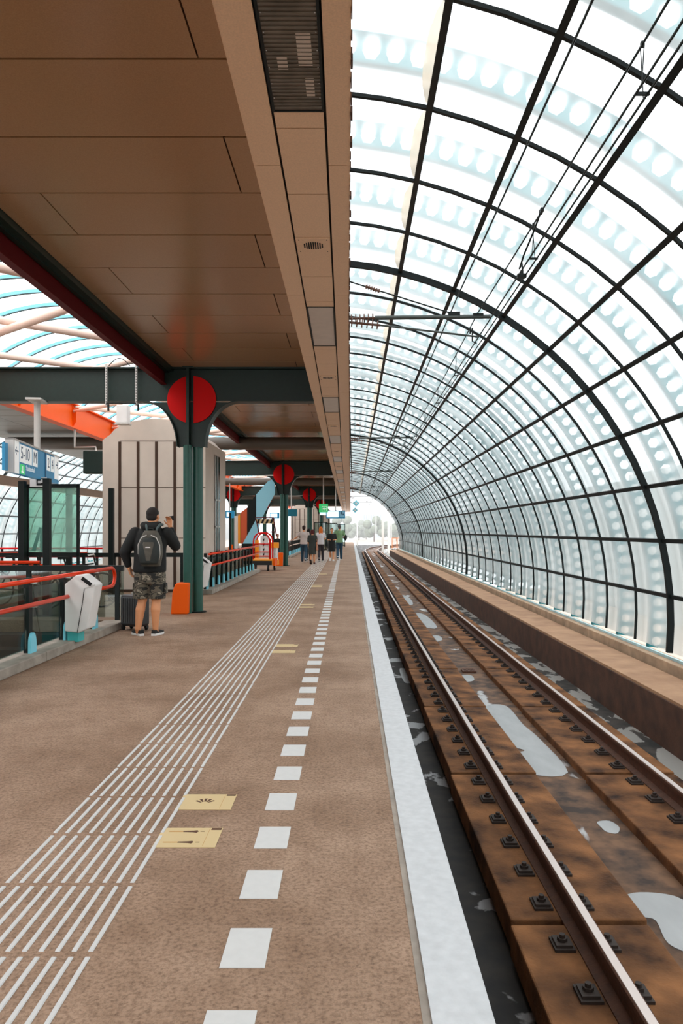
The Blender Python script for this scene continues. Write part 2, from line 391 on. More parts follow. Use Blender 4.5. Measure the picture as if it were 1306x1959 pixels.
# drain grate between the rails
g = P(896, 1281, 2.52*F/266)
root = thing('drain_grate', (g.x, g.y, -1.055), 'small rusty slotted drain grate between the rails', 'drain')
m = MB(); m.box(-.12,.12,-.14,-.12,0,.03); m.box(-.12,.12,.12,.14,0,.03); m.box(-.12,-.10,-.12,.12,0,.03); m.box(.10,.12,-.12,.12,0,.03); m.build('frame', M['rust'], root)
m = MB()
for i in range(8): m.box(-.095+i*.0255,-.08+i*.0255,-.12,.12,.004,.026)
m.build('bars', M['rust'], root)

# right walkway with parapet face, ditch and kerb
WZ = EYE-2.0
b = MB(); quad_strip(b, lambda Z: 3.76+SR*Z, lambda Z: 4.40+SR*Z, -1.4, WZ, [-16,8,20,40,60,76]); struct(b.build('floor_walkway', M['walk']))
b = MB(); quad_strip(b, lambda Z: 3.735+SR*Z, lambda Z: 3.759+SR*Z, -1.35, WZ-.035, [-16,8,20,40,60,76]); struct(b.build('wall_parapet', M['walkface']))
b = MB(); quad_strip(b, lambda Z: 4.401+SR*Z, lambda Z: 4.498+SR*Z, -1.4, WZ-.05, [-16,8,20,40,60,76]); struct(b.build('trim_3', M['gap']))
b = MB()
Z = 1.0
while Z < 75:
    b.hexa([(4.50+SR*Z,Z,-.9),(4.80+SR*Z,Z,-.9),(4.80+SR*(Z+1.18),Z+1.18,-.9),(4.50+SR*(Z+1.18),Z+1.18,-.9)],
           [(4.50+SR*Z,Z,EYE-1.885),(4.80+SR*Z,Z,EYE-1.885),(4.80+SR*(Z+1.18),Z+1.18,EYE-1.885),(4.50+SR*(Z+1.18),Z+1.18,EYE-1.885)]); Z += 1.19
struct(b.build('trim_4', M['kerb2'], bevel=.01))
b = MB(); quad_strip(b, lambda Z: 4.62+SR*Z, lambda Z: 4.66+SR*Z, EYE-1.884, EYE-1.845, [1,8,20,40,60,75]); struct(b.build('trim_6', mat('pale_cyan_lit_gap', (.45,.66,.70), rough=.5, var=.4, vscale=3)))  # pale cyan painted in for daylight showing between kerb and glazing
for i, Z in enumerate([5.2, 8.05, 10.9, 13.8, 16.6, 19.5, 25, 31]):
    pass

# painted marks on the platform
first = None; Z = 2.506-.472*2
while Z < 88:
    if first is None:
        m = MB(); m.box(-.078,.078,0,.25,.0005,.003); o = first = m.build('edge_marking', M['white_paint'])
    else: o = first.copy(); C.objects.link(o)
    o.location = (-.355-.0052*Z, Z, 0)
    tag(o, 'white painted block of the dashed warning line along the platform edge', 'road marking', 'white blocks of the dashed warning line')
    Z += .472
first = None; Z = 2.605-.51
while Z < 88:
    if first is None:
        m = MB()
        for k in range(10):
            x = -.059*k
            m.hexa([(x-.009,0,.0005),(x+.009,0,.0005),(x+.009,.475,.0005),(x-.009,.475,.0005)], [(x-.007,.004,.006),(x+.007,.004,.006),(x+.007,.471,.006),(x-.007,.471,.006)])
        o = first = m.build('tactile_strip', M['white_paint'])
    else: o = first.copy(); C.objects.link(o)
    o.location = (-.905-.0062*Z, Z, 0)
    tag(o, 'row of ten raised white guide ribs across the tactile path on the platform', 'tactile paving', 'rows of white ribs of the tactile guide path')
    Z += .51

def plate(x, Z, kind, label):
    root = thing('floor_sticker', (x, Z, 0), label, 'floor sticker')
    MB().box(0,.30,0,.225,.0006,.003).build('sheet', M['cream'], root)
    MB().box(.245,.295,.198,.222,.003,.0036).build('corner_patch', M['ink'], root)
    m = MB(); m.box(.236,.238,.01,.215,.003,.0034); m.build('panel_line', M['ink2'], root)
    if kind == 'matches':
        for yy in (.055, .18):
            m = MB(); m.box(.04,.12,yy-.005,yy+.005,.003,.0034); m.build('stick', M['ink2'], root)
            m = MB(); m.prism([(.11,yy-.006),(.16,yy-.010),(.178,yy-.015),(.186,yy),(.178,yy+.015),(.16,yy+.010),(.11,yy+.006)], 'z', .003,.0036)
            m.prism([(.195,yy-.002),(.215,yy-.003),(.215,yy+.003),(.195,yy+.002)], 'z', .003,.0036); m.build('burnt_match', M['ink'], root)
    elif kind == 'fan':
        m = MB()
        for k in range(5):
            a = math.radians(35+k*28); dx, dy = math.cos(a), math.sin(a)*1.2
            c = Vector((.14,.085)); p = Vector((-dy,dx))*.007; q0 = c+Vector((dx,dy))*.022; q1 = c+Vector((dx,dy))*.06
            m.prism([tuple(q0-p*.5),tuple(q0+p*.5),tuple(q1+p),tuple(q1-p)], 'z', .003,.0036)
        m.build('fan_drawing', M['ink'], root)
plate(-.935, 3.46, 'matches', 'nearest pale yellow floor sticker, printed with two dark burnt matches')
plate(-.937, 3.93, 'fan', 'pale yellow floor sticker printed with a small dark fan of sticks, second nearest')
for j, Z in enumerate((8.95, 14.2, 19.4, 24.9)):
    w1 = ('third and fourth', 'fifth and sixth', 'seventh and eighth', 'ninth and tenth')[j].split(' and ')
    for q in range(2):
        plate(-.937-.0062*(Z-3.5), Z+.47*q, 'none', 'small far pale yellow floor sticker, %s from the camera beside the guide ribs' % w1[q])

# ------------------------------------------------------------------ ceilings, soffit
HC = EYE+2.97
def ceil_board(b, x0, x1, z0, z1, zc, g=.006, th=.03):
    b.box(x0+g, x1-g, z0+g*1.8, z1-g*1.8, zc, zc+th)
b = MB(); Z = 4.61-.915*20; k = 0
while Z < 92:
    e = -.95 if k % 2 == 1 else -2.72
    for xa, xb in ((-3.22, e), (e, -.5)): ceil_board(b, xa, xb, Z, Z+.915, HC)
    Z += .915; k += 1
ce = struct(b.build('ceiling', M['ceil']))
MB().box(-3.24,-.12,-14,93,HC+.031,HC+.12).build('ceiling_backing', M['gap'], ce)
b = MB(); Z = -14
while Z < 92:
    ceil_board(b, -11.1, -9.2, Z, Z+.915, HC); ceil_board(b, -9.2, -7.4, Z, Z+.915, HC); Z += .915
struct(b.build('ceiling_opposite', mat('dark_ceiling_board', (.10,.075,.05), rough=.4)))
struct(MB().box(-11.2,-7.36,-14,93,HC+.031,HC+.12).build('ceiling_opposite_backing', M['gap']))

HS = EYE+2.33
def xo(Z): return -.595-.0032*Z
def xr(Z): return .02-.0035*min(Z,8)+.001*max(0,Z-8)
def xcl(Z): return -.405-.0055*Z if Z < 22 else -.526-.0012*(Z-22)
def xcr(Z): return -.115-.0055*Z if Z < 22 else -.236-.0012*(Z-22)
def seg_board(b, fa, fb, z0, z1, h, g=.005, th=.02):
    z0 += g; z1 -= g
    b.hexa([(fa(z0)+g,z0,h),(fb(z0)-g,z0,h),(fb(z1)-g,z1,h),(fa(z1)+g,z1,h)], [(fa(z0)+g,z0,h+th),(fb(z0)-g,z0,h+th),(fb(z1)-g,z1,h+th),(fa(z1)+g,z1,h+th)])
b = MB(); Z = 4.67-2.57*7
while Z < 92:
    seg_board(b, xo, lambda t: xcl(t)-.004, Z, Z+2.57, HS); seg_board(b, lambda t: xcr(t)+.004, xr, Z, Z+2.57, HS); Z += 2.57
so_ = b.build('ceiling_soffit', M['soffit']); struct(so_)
b = MB()
sg = [-14, 4, 8, 15, 22, 40, 60, 92]
rings = [[(xo(Z)+.005, Z, HS+.021), (xr(Z)-.004, Z, HS+.021), (xr(Z)-.004, Z, HS+.05), (xo(Z)+.005, Z, HS+.05)] for Z in sg]; b.rings(rings)
b.build('backing', M['gap'], so_)
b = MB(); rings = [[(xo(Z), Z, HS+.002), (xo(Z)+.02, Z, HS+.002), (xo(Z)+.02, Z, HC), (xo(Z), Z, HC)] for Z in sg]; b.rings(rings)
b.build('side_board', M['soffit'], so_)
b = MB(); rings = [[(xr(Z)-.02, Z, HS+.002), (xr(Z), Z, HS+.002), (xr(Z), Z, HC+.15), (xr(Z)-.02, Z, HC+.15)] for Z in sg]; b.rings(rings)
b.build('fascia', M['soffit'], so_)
# rusty crumbly drip edge
b = MB(); Z = 1.5
while Z < 90:
    L = random.uniform(.02,.10); d = random.uniform(.002,.010)*(1+Z/14)
    b.box(xr(Z), xr(Z)+d, Z, Z+L, HS-.004, HS+.03); Z += L+random.uniform(.01,.12)
b.build('rust_flakes', M['rust'], so_)
b = MB(); rings = [[(xr(Z), Z, HS+.03), (xr(Z)+.012, Z, HS+.03), (xr(Z)+.012, Z, HS+.34), (xr(Z), Z, HS+.34)] for Z in [12, 22, 40, 60, 90]]; b.rings(rings)
b.build('rust_band', mat('orange_rust', (.5,.09,.03), rough=.8, col2=(.1,.03,.02), vscale=5), so_)

# lamps and speakers set into the channel of the soffit
M['lens'] = mat('ribbed_lamp_lens', (.17,.14,.11), rough=.2, spec=.5, var=.5, vscale=7, detail=2)
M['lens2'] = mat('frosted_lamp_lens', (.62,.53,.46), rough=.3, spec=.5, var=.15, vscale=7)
lampz = [2.45+5.17*i for i in range(17)]
words = ['first', 'second', 'third', 'fourth', 'fifth', 'sixth', 'seventh', 'eighth', 'ninth', 'tenth', 'eleventh', 'twelfth', 'thirteenth', 'fourteenth', 'fifteenth', 'sixteenth', 'seventeenth']
cover = MB()
for i, z0 in enumerate(lampz):
    z1 = z0+1.62; cx = (xcl(z0+.8)+xcr(z0+.8))/2; w = .145
    root = thing('ceiling_lamp', (cx, z0, HS), ('nearest long ceiling lamp with a dark ribbed lens in the soffit' if i == 0 else 'frosted rectangular ceiling lamp, the %s one along the soffit from the camera' % words[i]), 'lamp', 'lamps in the soffit over the platform edge')
    f = lambda s, t: (xcl(z0+t) if s < 0 else xcr(z0+t)) - cx
    m = MB(); 
    for s in (-1, 1):
        a0 = f(s,0)-s*.008; a1 = f(s,1.62)-s*.008
        lo = min(a0, a0-s*.014)
        m.hexa([(a0-.007,0,-.004),(a0+.007,0,-.004),(a1+.007,1.62,-.004),(a1-.007,1.62,-.004)], [(a0-.007,0,.03),(a0+.007,0,.03),(a1+.007,1.62,.03),(a1-.007,1.62,.03)])
    m.box(f(-1,0)+.01,f(1,0)-.01,0,.012,-.004,.03); m.box(f(-1,1.62)+.01,f(1,1.62)-.01,1.608,1.62,-.004,.03)
    m.build('frame', M['black'], root)
    m = MB(); m.hexa([(f(-1,0)+.015,.012,.002),(f(1,0)-.015,.012,.002),(f(1,1.6)-.015,1.608,.002),(f(-1,1.6)+.015,1.608,.002)], [(f(-1,0)+.015,.012,.015),(f(1,0)-.015,.012,.015),(f(1,1.6)-.015,1.608,.015),(f(-1,1.6)+.015,1.608,.015)])
    if i == 0:
        m2 = MB()
        for q in range(52): m2.box(f(-1,.03*q)+.016,f(1,.03*q)-.016,.014+.0305*q,.018+.0305*q,-.003,.002)
        m.build('lens', M['lens'], root); m2.build('lens_ribs', M['lens'], root)
        m4 = MB()
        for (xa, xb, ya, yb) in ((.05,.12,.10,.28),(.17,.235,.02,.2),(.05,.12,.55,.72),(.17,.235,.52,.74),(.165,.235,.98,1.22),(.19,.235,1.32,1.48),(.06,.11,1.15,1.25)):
            MB().box(f(-1,0)+xa, f(-1,0)+xb, ya, yb, .0005, .0019).build('pale_patch', M['lens2'], root)  # paler rectangles tinted into the dark lens
        m3 = MB()
        for q in range(12):
            for s in (-1,1): m3.ball((f(s,.13*q)-s*.022,.06+.13*q,-.001),.0035,6,4)
        m3.build('clips', M['steel'], root)
    else: m.build('lens', M['lens2'], root)
    # speaker half-way to the next lamp
    zc = z0+3.52; cx = (xcl(zc)+xcr(zc))/2; r = thing('ceiling_speaker', (cx, zc, HS), 'oval louvred speaker grille on a soffit plate, the %s one from the camera' % words[i], 'speaker', 'speakers in the soffit')
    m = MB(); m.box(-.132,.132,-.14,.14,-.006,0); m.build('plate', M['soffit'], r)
    m = MB()
    for q in range(9):
        x = -.072+.018*q; h = .075*math.sqrt(max(.05,1-(x/.088)**2)); m.box(x-.0055,x+.0055,-h,h,-.0075,-.006)
    m.build('grille', M['gap'], r)
    m = MB()
    for sx in (-1,1):
        for sy in (-1,1): m.ball((.112*sx,.118*sy,-.007),.005,6,4)
    m.build('screws', M['gap'], r)
    # cover boards between
    if i == 0:
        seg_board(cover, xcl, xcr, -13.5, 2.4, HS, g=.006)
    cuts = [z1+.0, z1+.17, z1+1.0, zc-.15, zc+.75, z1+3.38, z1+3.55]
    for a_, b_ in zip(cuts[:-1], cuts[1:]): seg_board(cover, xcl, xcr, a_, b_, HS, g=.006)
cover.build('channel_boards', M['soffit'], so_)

# longitudinal edge beams of the void (green sill with red web, and the orange one opposite)
root = thing('edge_beam', (-3.25, 0, HC), 'long dark red roof edge beam with a dark green ledge, left of the ceiling boards', 'beam')
m = MB(); m.box(-.13,.03,-14,93,-.07,.02); m.box(-.10,-.05,-14,93,-.09,-.07); m.build('ledge', M['green'], root)
m = MB(); m.box(-.17,-.13,-14,93,-.29,.25); m.box(-.19,-.09,-14,93,-.305,-.29); m.build('web', M['darkred'], root)
root = thing('edge_beam', (-7.2, 0, HC), 'orange roof edge beam on the far side of the glazed opening', 'beam')
m = MB(); m.box(-.05,0,-14,93,-.30,.30); m.box(-.12,.12,-14,93,-.33,-.30); m.box(-.10,.10,-14,93,.30,.33); m.build('web', M['orange'], root)
nodes = [3.1*k+9.75 for k in range(-2, 27)]
for Z in nodes:
    if Z > 4: MB().prism([(0,-.28),(.10,-.12),(.10,.12),(0,.28)], 'y', Z-.02, Z+.02).build('bracket', M['orange'], root)

# bracing tubes across the void
def brace(p0, p1, label):
    p0 = Vector(p0); p1 = Vector(p1); d = p1-p0
    root = thing('bracing_tube', p0, label, 'tube', 'pale bracing tubes under the glazed vault')
    pts = [d*t for t in (0,.04,.1,.9,.96,1)]
    MB().path(pts, [.02,.035,.062,.062,.035,.02], n=12).build('tube', M['salmon'], root, smooth=True)
    m = MB(); m.ball((0,0,0),.035,8,6); m.ball(d,.035,8,6); m.build('end_pin', M['grey'], root)
HB = EYE+3.10
for i, Z in enumerate(nodes[:-1]):
    if Z < 64:
        brace((-3.42,Z+.06,HB),(-7.14,Z+3.04,HB+.0), 'pale salmon bracing tube running away to the left below the vault')
        brace((-3.42,Z+3.04,HB+.13),(-7.14,Z+.06,HB+.13), 'pale salmon bracing tube running away to the right below the vault')

# transverse beams with their columns
def beam(Z, label, xc=-2.8):
    root = thing('cross_beam', (-5.3, Z, HC), label, 'beam', None)
    m = MB(); m.box(-5.2,4.65,-.012,.012,-.60,-.03); m.build('web', M['green'], root)
    m = MB(); m.box(-5.2,4.65,-.13,.13,-.03,-.002); m.build('top_flange', M['green'], root)
    for xa, xb in ((-5.2,-2.45-.87),(-2.45+.87,xc+5.3-.87),(xc+5.3+.87,4.65)): MB().box(xa,xb,-.13,.13,-.625,-.60).build('bottom_flange', M['green'], root)
    return root
def column(X, Z, label, base=True):
    root = thing('column', (X, Z, 0), label, 'column')
    zb = HC-.625-.0; zl = 3.03
    # flared bracket, quarter-circle flanks
    a = 14; pts = []
    wl, wt = .26, .87
    arcL = []
    for k in range(a+1):
        t = math.pi/2*k/a
        arcL.append((-wt + (wt-wl)*math.sin(t), zl + (zb-zl)*math.cos(t)))
    poly = arcL + [(-x, z) for x, z in reversed(arcL)]
    m = MB()
    n = len(arcL)
    vs = []; 
    for y in (-.02,.02):
        for (x,z) in arcL: vs += [(x,y,z),(-x,y,z)]
    fs = []
    o2 = 2*n
    for k in range(n-1):
        fs += [(2*k,2*k+1,2*k+3,2*k+2),(o2+2*k+2,o2+2*k+3,o2+2*k+1,o2+2*k),(2*k,2*k+2,o2+2*k+2,o2+2*k),(2*k+3,2*k+1,o2+2*k+1,o2+2*k+3)]
    fs += [(0,o2,o2+1,1),(2*n-2,2*n-1,o2+2*n-1,o2+2*n-2)]
    m.add(vs, fs); m.build('bracket_plate', M['green'], root)
    m = MB()
    for s in (-1, 1):
        rings = []
        for k, (x, z) in enumerate(arcL):
            t = math.pi/2*k/a; nx, nz = -math.cos(t)*.0, 0
            inx = .018*math.sin(t); inz = .018*math.cos(t)
            rings.append([(s*x*1.0,-.13,z),(s*x,.13,z),(s*(x+inx),.13,z+inz),(s*(x+inx),-.13,z+inz)])
        m.rings(rings)
    m.build('curved_flange', M['green'], root)
    m = MB()
    N = 44
    for s in (-1, 1):
        pl = [(.03*s + 0, HC-.95-.42)] 
        cz = HC-.55-.0; 
        arc = []
        for k in range(N//2+1):
            t = -math.pi/2 + math.pi*k/(N//2)
            x = .445*math.cos(t); arc.append((s*max(x,.035)-.005+.01, cz-.03+.43*math.sin(t)))
        m = MB(); m.prism(arc, 'y', -.055, -.021); m.build('red_disc', M['red'], root)['label'] = 'glossy red half disc on the column head'
    m = MB(); m.box(-.070,-.022,-.17,-.02,2.9,HC-.001); m.box(-.14,.06,-.18,-.02,HC-.03,HC-.001); m.build('fin', M['green'], root)
    m = MB(); m.tube((-.06,-.10,0),(-.06,-.10,zl+.02),.078,n=24); m.build('front_tube', M['pipe_green'], root, smooth=True)
    m = MB(); m.tube((.085,.08,0),(.085,.08,zl+.3),.10,n=24); m.build('rear_tube', M['pipe_green'], root, smooth=True)
    m = MB(); m.tube((.085,.08,0),(.085,.08,.02),.16,n=20); m.build('foot_plate', M['black'], root)
    m = MB(); m.prism([(-.32,0),(-.015,0),(.0,.56),(-.20,.56),(-.24,.54),(-.29,.40)], 'y', -.30, -.02)
    m.build('base_cover', M['orange'], root, bevel=.02)['label'] = 'bright orange sheet cover round the column foot'
    return root
cols = [(-2.88, 13.4), (-2.80, 31.2), (-2.68, 49.0), (-2.6, 66.8)]
nm = ['nearest', 'second', 'third', 'fourth']
for (X, Z), q in zip(cols, nm):
    beam(Z, xc=X, label='dark green I-shaped cross beam over the %s column with red discs' % q)
    column(X, Z, '%s dark green twin-tube column with a red disc head, beside the guide ribs' % q)
for Z, q in ((31.2,'second'),(49.0,'third'),(66.8,'fourth')):
    column(-7.75, Z, 'dark green column with a red disc on the far side of the opening, in the %s row' % q)
for Z, q in ((22.6,'first'),(40.2,'second'),(57.9,'third'),(75.5,'fourth')):
    o = MB().tube((-10.5,Z,HC-.28),(-.66,Z,HC-.28),.20,n=24).build('cross_tube', mat('dark_grey_tube', (.10,.085,.07), rough=.4), None, smooth=True)
    tag(o, 'thick round grey-brown cross tube under the ceiling, the %s one counting away' % q, 'beam')
# strap hangers and cable on the nearest beam
root = thing('strap_hanger', (P(232,700,13.25).x, 13.25, HC-.02), 'pair of perforated metal straps hanging over the nearest cross beam', 'bracket')
for s in (-.27, .27):
    m = MB(); m.box(s-.018,s+.018,-.012,0,-.70,.06)
    m.build('strap', M['grey'], root)
    m = MB()
    for q in range(14): m.box(s-.006,s+.006,-.0135,-.012,-.68+q*.05,-.655+q*.05)
    m.build('strap_holes', M['gap'], root)
    m = MB(); m.box(s+.02,s+.05,-.015,.02,-.78,-.66); m.build('hook', M['black'], root)
m = MB(); m.tube((-.27,-.01,-.645),(.27,-.01,-.645),.012,n=8); m.build('cross_rod', M['black'], root)
m = MB(); m.path([(-.23+.3*t*1.3, 0, .03+.14*math.sin(math.pi*t)) for t in [i/10 for i in range(11)]], .008, 6); m.build('cable', M['black'], root)

# ------------------------------------------------------------------ glazed tunnels
ARC_C = (-.6, EYE-1.3); ARC_R = 5.235; NB = 1.36
def apt(k, R=ARC_R):
    t = math.radians(-5.2+9.0*k); return (ARC_C[0]+R*math.cos(t), ARC_C[1]+R*math.sin(t))
NK = 14
def tunnel_bay(thick, last=False):
    m = MB(); w = .055 if thick else .036; d = .085 if thick else .032
    rings = []
    for k in range(NK*2+1):
        x0, z0 = apt(k/2, ARC_R-d); x1, z1 = apt(k/2, ARC_R)
        rings.append([(x0,-w/2,z0),(x0,w/2,z0),(x1,w/2,z1),(x1,-w/2,z1)])
    m.rings(rings)
    for k in range(0, NK+1):
        x0, z0 = apt(k, ARC_R-.035); 
        c = Vector((x0,0,z0)); t = math.radians(-5.2+9.0*k); n_ = Vector((math.cos(t),0,math.sin(t)))*.018; u = Vector((-math.sin(t),0,math.cos(t)))*.029
        b_ = [c-n_-u, c-n_+u, c+n_+u, c+n_-u]; D = Vector((SR*NB,NB,0))
        if k == 0: continue
        m.add(b_+[q+D for q in b_], [(0,1,2,3),(4,7,6,5),(0,4,5,1),(1,5,6,2),(2,6,7,3),(3,7,4,0)])
    x0, z0 = apt(0, ARC_R-.03)
    return m
def glazing(sub=1):
    m = MB(); rings = []
    for k in range(NK*2+1):
        x, z = apt(k/2, ARC_R+.012)
        rings.append([(x,.0,z),(x+SR*NB,NB,z)])
    vs = [v for r in rings for v in r]
    fs = [(2*i,2*i+1,2*i+3,2*i+2) for i in range(len(rings)-1)]
    m.add(vs, fs); return m
def castellated():
    """outer arched beam with a row of hexagonal openings in its web"""
    m = MB(); R0, R1 = ARC_R+.10, ARC_R+.36; per = 57; y = -.24
    a0, a1 = math.radians(-6), math.radians(118)
    def q(R, a, yy): return (ARC_C[0]+R*math.cos(a), yy, ARC_C[1]+R*math.sin(a))
    L = (a1-a0)/per
    Rm = (R0+R1)/2; hr = .078; th = .012
    for i in range(per):
        c = a0+L*(i+.5)
        hexp = []
        for k in range(6):
            t = math.pi/3*k; hexp.append((Rm+hr*math.sin(t), c+hr*math.cos(t)/Rm))
        # outer rectangle points matched to hexagon corners
        outp = [(Rm, c+L/2), (R1, c+L/2*.5), (R1, c-L/2*.5), (Rm, c-L/2), (R0, c-L/2*.5), (R0, c+L/2*.5)]
        corners = [(R1, c+L/2), (R1, c-L/2), (R0, c-L/2), (R0, c+L/2)]
        base = len(m.v); 
        m.v += [Vector(q(R,a,y)) for R,a in hexp] + [Vector(q(R,a,y)) for R,a in outp] + [Vector(q(R,a,y)) for R,a in corners]
        for k in range(6):
            k2 = (k+1) % 6; m.f.append((base+k, base+k2, base+6+k2, base+6+k))
        m.f += [(base+6,base+7,base+12),(base+8,base+9,base+13),(base+9,base+10,base+14),(base+11,base+6,base+15)]
    rings = []
    for R in (R0, R1):
        rg = [[q(R-.005,a0+(a1-a0)*i/36,y-.05), q(R-.005,a0+(a1-a0)*i/36,y+.05), q(R+.005,a0+(a1-a0)*i/36,y+.05), q(R+.005,a0+(a1-a0)*i/36,y-.05)] for i in range(37)]
        m.rings(rg)
    return m
def grime():
    m = MB(); n = 16; R = ARC_R-.004; a0 = math.radians(-5.2+81.0)+.006; vs = []
    for i in range(n+1):
        y = NB*(.04+.92*i/n); wv = .015+.075*math.sin(math.pi*i/n)**.7+random.uniform(-.006,.006)
        for a in (a0, a0+wv/R): vs.append((ARC_C[0]+R*math.cos(a)+SR*y, y, ARC_C[1]+R*math.sin(a)))
    m.add(vs, [(2*i,2*i+1,2*i+3,2*i+2) for i in range(n)]); return m
def vscaled_mirror(mb):
    r = MB(); r.v = [Vector((-10.6-v.x, v.y, v.z)) for v in mb.v]; r.f = [tuple(reversed(f)) for f in mb.f]; return r
Zr = 10.6-NB*7; k = 0; protos = {}
fn, fk, gn, cn = tunnel_bay(False), tunnel_bay(True), glazing(), castellated()
for side in (0, 1):
    for k in range(66):
        Z = 10.6 + NB*(k-19); thick = (k % 14 == 5)
        key = (side, thick)
        if key not in protos:
            mb = fk if thick else fn
            f = (vscaled_mirror(mb) if side else mb).build('window_1', M['rib'])
            g = (vscaled_mirror(gn) if side else gn).build('glazing', M['panel'], f)
            c = (vscaled_mirror(cn) if side else cn).build('castellated_beam', M['cyan'], f)
            if not side: grime().build('grime_streak', M['grime'], f)
            protos[key] = f; o = f
        else: o = copy_tree(protos[key])
        o.name = 'window_%d' % (k+1+side*66)
        s = -1 if side else 1
        o.location = (s*SR*Z, Z, 0); struct(o)
# grey gutter at wall foot, lit cyan strip in photo
# end ring of the tunnel
# vault over the void
VC = (-5.3, EYE+4.23-3.5); VR = 3.5
def vpt(a, R=VR): return (VC[0]+R*math.cos(a), VC[1]+R*math.sin(a))
A0, A1 = math.radians(51), math.radians(129)
rm = MB()
for j in range(8):
    y = j*.755; rings = []
    for i in range(25):
        a = A0+(A1-A0)*i/24; x0,z0 = vpt(a, VR-.06); x1,z1 = vpt(a, VR)
        rings.append([(x0,y-.022,z0),(x0,y+.022,z0),(x1,y+.022,z1),(x1,y-.022,z1)])
    rm.rings(rings)
gm = MB(); vs = []
for i in range(25):
    a = A0+(A1-A0)*i/24; x,z = vpt(a, VR+.005); vs += [(x,-.3775,z),(x,8*.755-.3775,z)]
gm.add(vs, [(2*i,2*i+1,2*i+3,2*i+2) for i in range(24)])
dm = MB()
for j in range(8):
    y = j*.755+.03; rings = []
    for i in range(25):
        a = A0+(A1-A0)*i/24; x0,z0 = vpt(a, VR-.065); x1,z1 = vpt(a, VR)
        rings.append([(x0,y-.006,z0),(x0,y+.006,z0),(x1,y+.006,z1),(x1,y-.006,z1)])
    dm.rings(rings)
M['vrib'] = mat('light_blue_vault_rib', (.20,.58,.72), rough=.4)
o = None
for i in range(17):
    if o is None:
        o = rm.build('window_133', M['vrib']); gm.build('glazing', M['vault'], o); dm.build('seal', M['black'], o); p = o
    else: o = copy_tree(p); o.name = 'window_%d' % (133+i)
    o.location = (0, -15.12+i*8*.755, 0); struct(o)
b = MB()
xg, zg = vpt(A0)
b.box(xg-.05, xg+.1, -14, 88, HC+.13, zg+.03); b.box(-10.6-xg-.1, -10.6-xg+.05, -14, 88, HC+.13, zg+.03)
struct(b.build('trim_5', M['white']))

# ------------------------------------------------------------------ concrete lift tower
def tower(x0, x1, y0, y1, h, label, slots, window=True):
    cx = (x0+x1)/2; root = thing('lift_tower', (cx, y0, 0), label, 'tower')
    W = (x1-x0)/2; D = y1-y0
    m = MB()
    # body: front face with rounded top
    pts = [(-W,0),(W,0),(W,h-.52)]
    for k in range(1, 12):
        t = math.pi*k/12; pts.append((W*.98*math.cos(t)*.9, h-.52+.52*math.sin(t)))
    pts += [(-W,h-.52)]
    m.prism(pts, 'y', 0, D); m.build('body', M['concrete'], root)
    m = MB(); s0 = -W+.42
    for k in range(slots+1):
        xa = s0+k*.445; m.box(xa-.033, xa+.033, -.012, .02, .12, h-.56)
    m.build('vertical_slots', M['darkslot'], root)['label'] = 'brown vertical slots in the tower front'
    m = MB()
    for zz in (1.32, 2.55, h-.54): m.box(s0, W, -.006, .0, zz-.006, zz+.006)
    m.box(-W-.01, W+.01, -.02, D+.01, 0, .07); m.build('joint_lines', M['darkslot'], root)
    if window:
        m = MB(); m.box(W-.02, W+.012, D*.42, D*.66, .5, h-.75); m.build('side_window', mat('dark_teal_glass', (.01,.06,.06), rough=.15), root)
        m = MB()
        for zz in (1.6, 2.3): m.box(W+.012, W+.03, D*.40, D*.68, zz-.02, zz+.02)
        m.box(W+.012, W+.03, D*.53, D*.55, .5, h-.75); m.box(W+.012, W+.03, D*.40, D*.42, .5, h-.75); m.build('window_frame', M['steel'], root)
    return root
tower(-6.0, -3.50, 17.8, 20.7, 4.22, 'pale concrete lift tower with brown vertical slots, behind the man with the backpack', 4)
tower(-5.6, -2.0, 70.0, 76.0, 4.12, 'distant pale concrete tower closing the far end of the platform', 6, False)

# ------------------------------------------------------------------ posts, barriers, signs at left
posts = [(P(213,1015,15.55).x,15.55,'right-hand'),(P(132,1015,15.4).x,15.4,'middle slim'),(P(90,1015,12.9).x,12.9,'thick'),(P(43,1015,13.6).x,13.6,'left pair of')]
for (x, y, q), lab in zip(posts, ('tall slim black post standing just left of the concrete tower','slim black post between the glass poster and the concrete tower','thick black post in front of the right edge of the glass poster','thick black post at the left edge of the glass poster')):
    root = thing('black_post', (x, y, 0), lab, 'post', None)
    wd = .052 if y > 15 else .058
    m = MB(); m.box(-wd,wd,-wd,wd,.01,2.40 if y > 15 else 2.42); m.build('shaft', M['black'], root, bevel=.006)
    m = MB(); m.box(-.12,.12,-.12,.12,0,.012); m.build('base_plate', M['black'], root)
x0, x1 = P(47,1015,13.7).x, P(107,1015,12.9).x
root = thing('glass_poster', (x0, 13.75, 0), 'tall glass poster panel with pale green artwork in a black frame, left of the tower', 'poster', None, math.atan2(-.1, x1-x0))
L = x1-x0+.15; 
m = MB(); m.box(0,L,-.02,.02,2.30,2.37); m.box(0,L,-.02,.02,1.02,1.09); m.box(0,.06,-.02,.02,0,2.37); m.box(L-.05,L,-.02,.02,0,2.37); m.build('frame', M['black'], root)
m = MB(); m.box(.06,L-.05,-.006,.006,1.09,2.30); m.build('artwork', M['poster'], root)
pd = mat('poster_dark_green', (.09,.26,.20), rough=.4)
m = MB()
m.prism([(.30,1.10),(.50,1.12),(.44,1.45),(.34,1.62),(.28,1.38)], 'y', -.010, -.007)
m.prism([(.12,1.12),(.20,1.12),(.32,1.55),(.27,1.57)], 'y', -.010, -.007); m.box(.36,.42,-.010,-.007,1.62,1.78)
m.prism([(.36,1.5),(.5,1.40),(.5,1.43),(.37,1.54)], 'y', -.010, -.007)
m.build('drawing', pd, root)
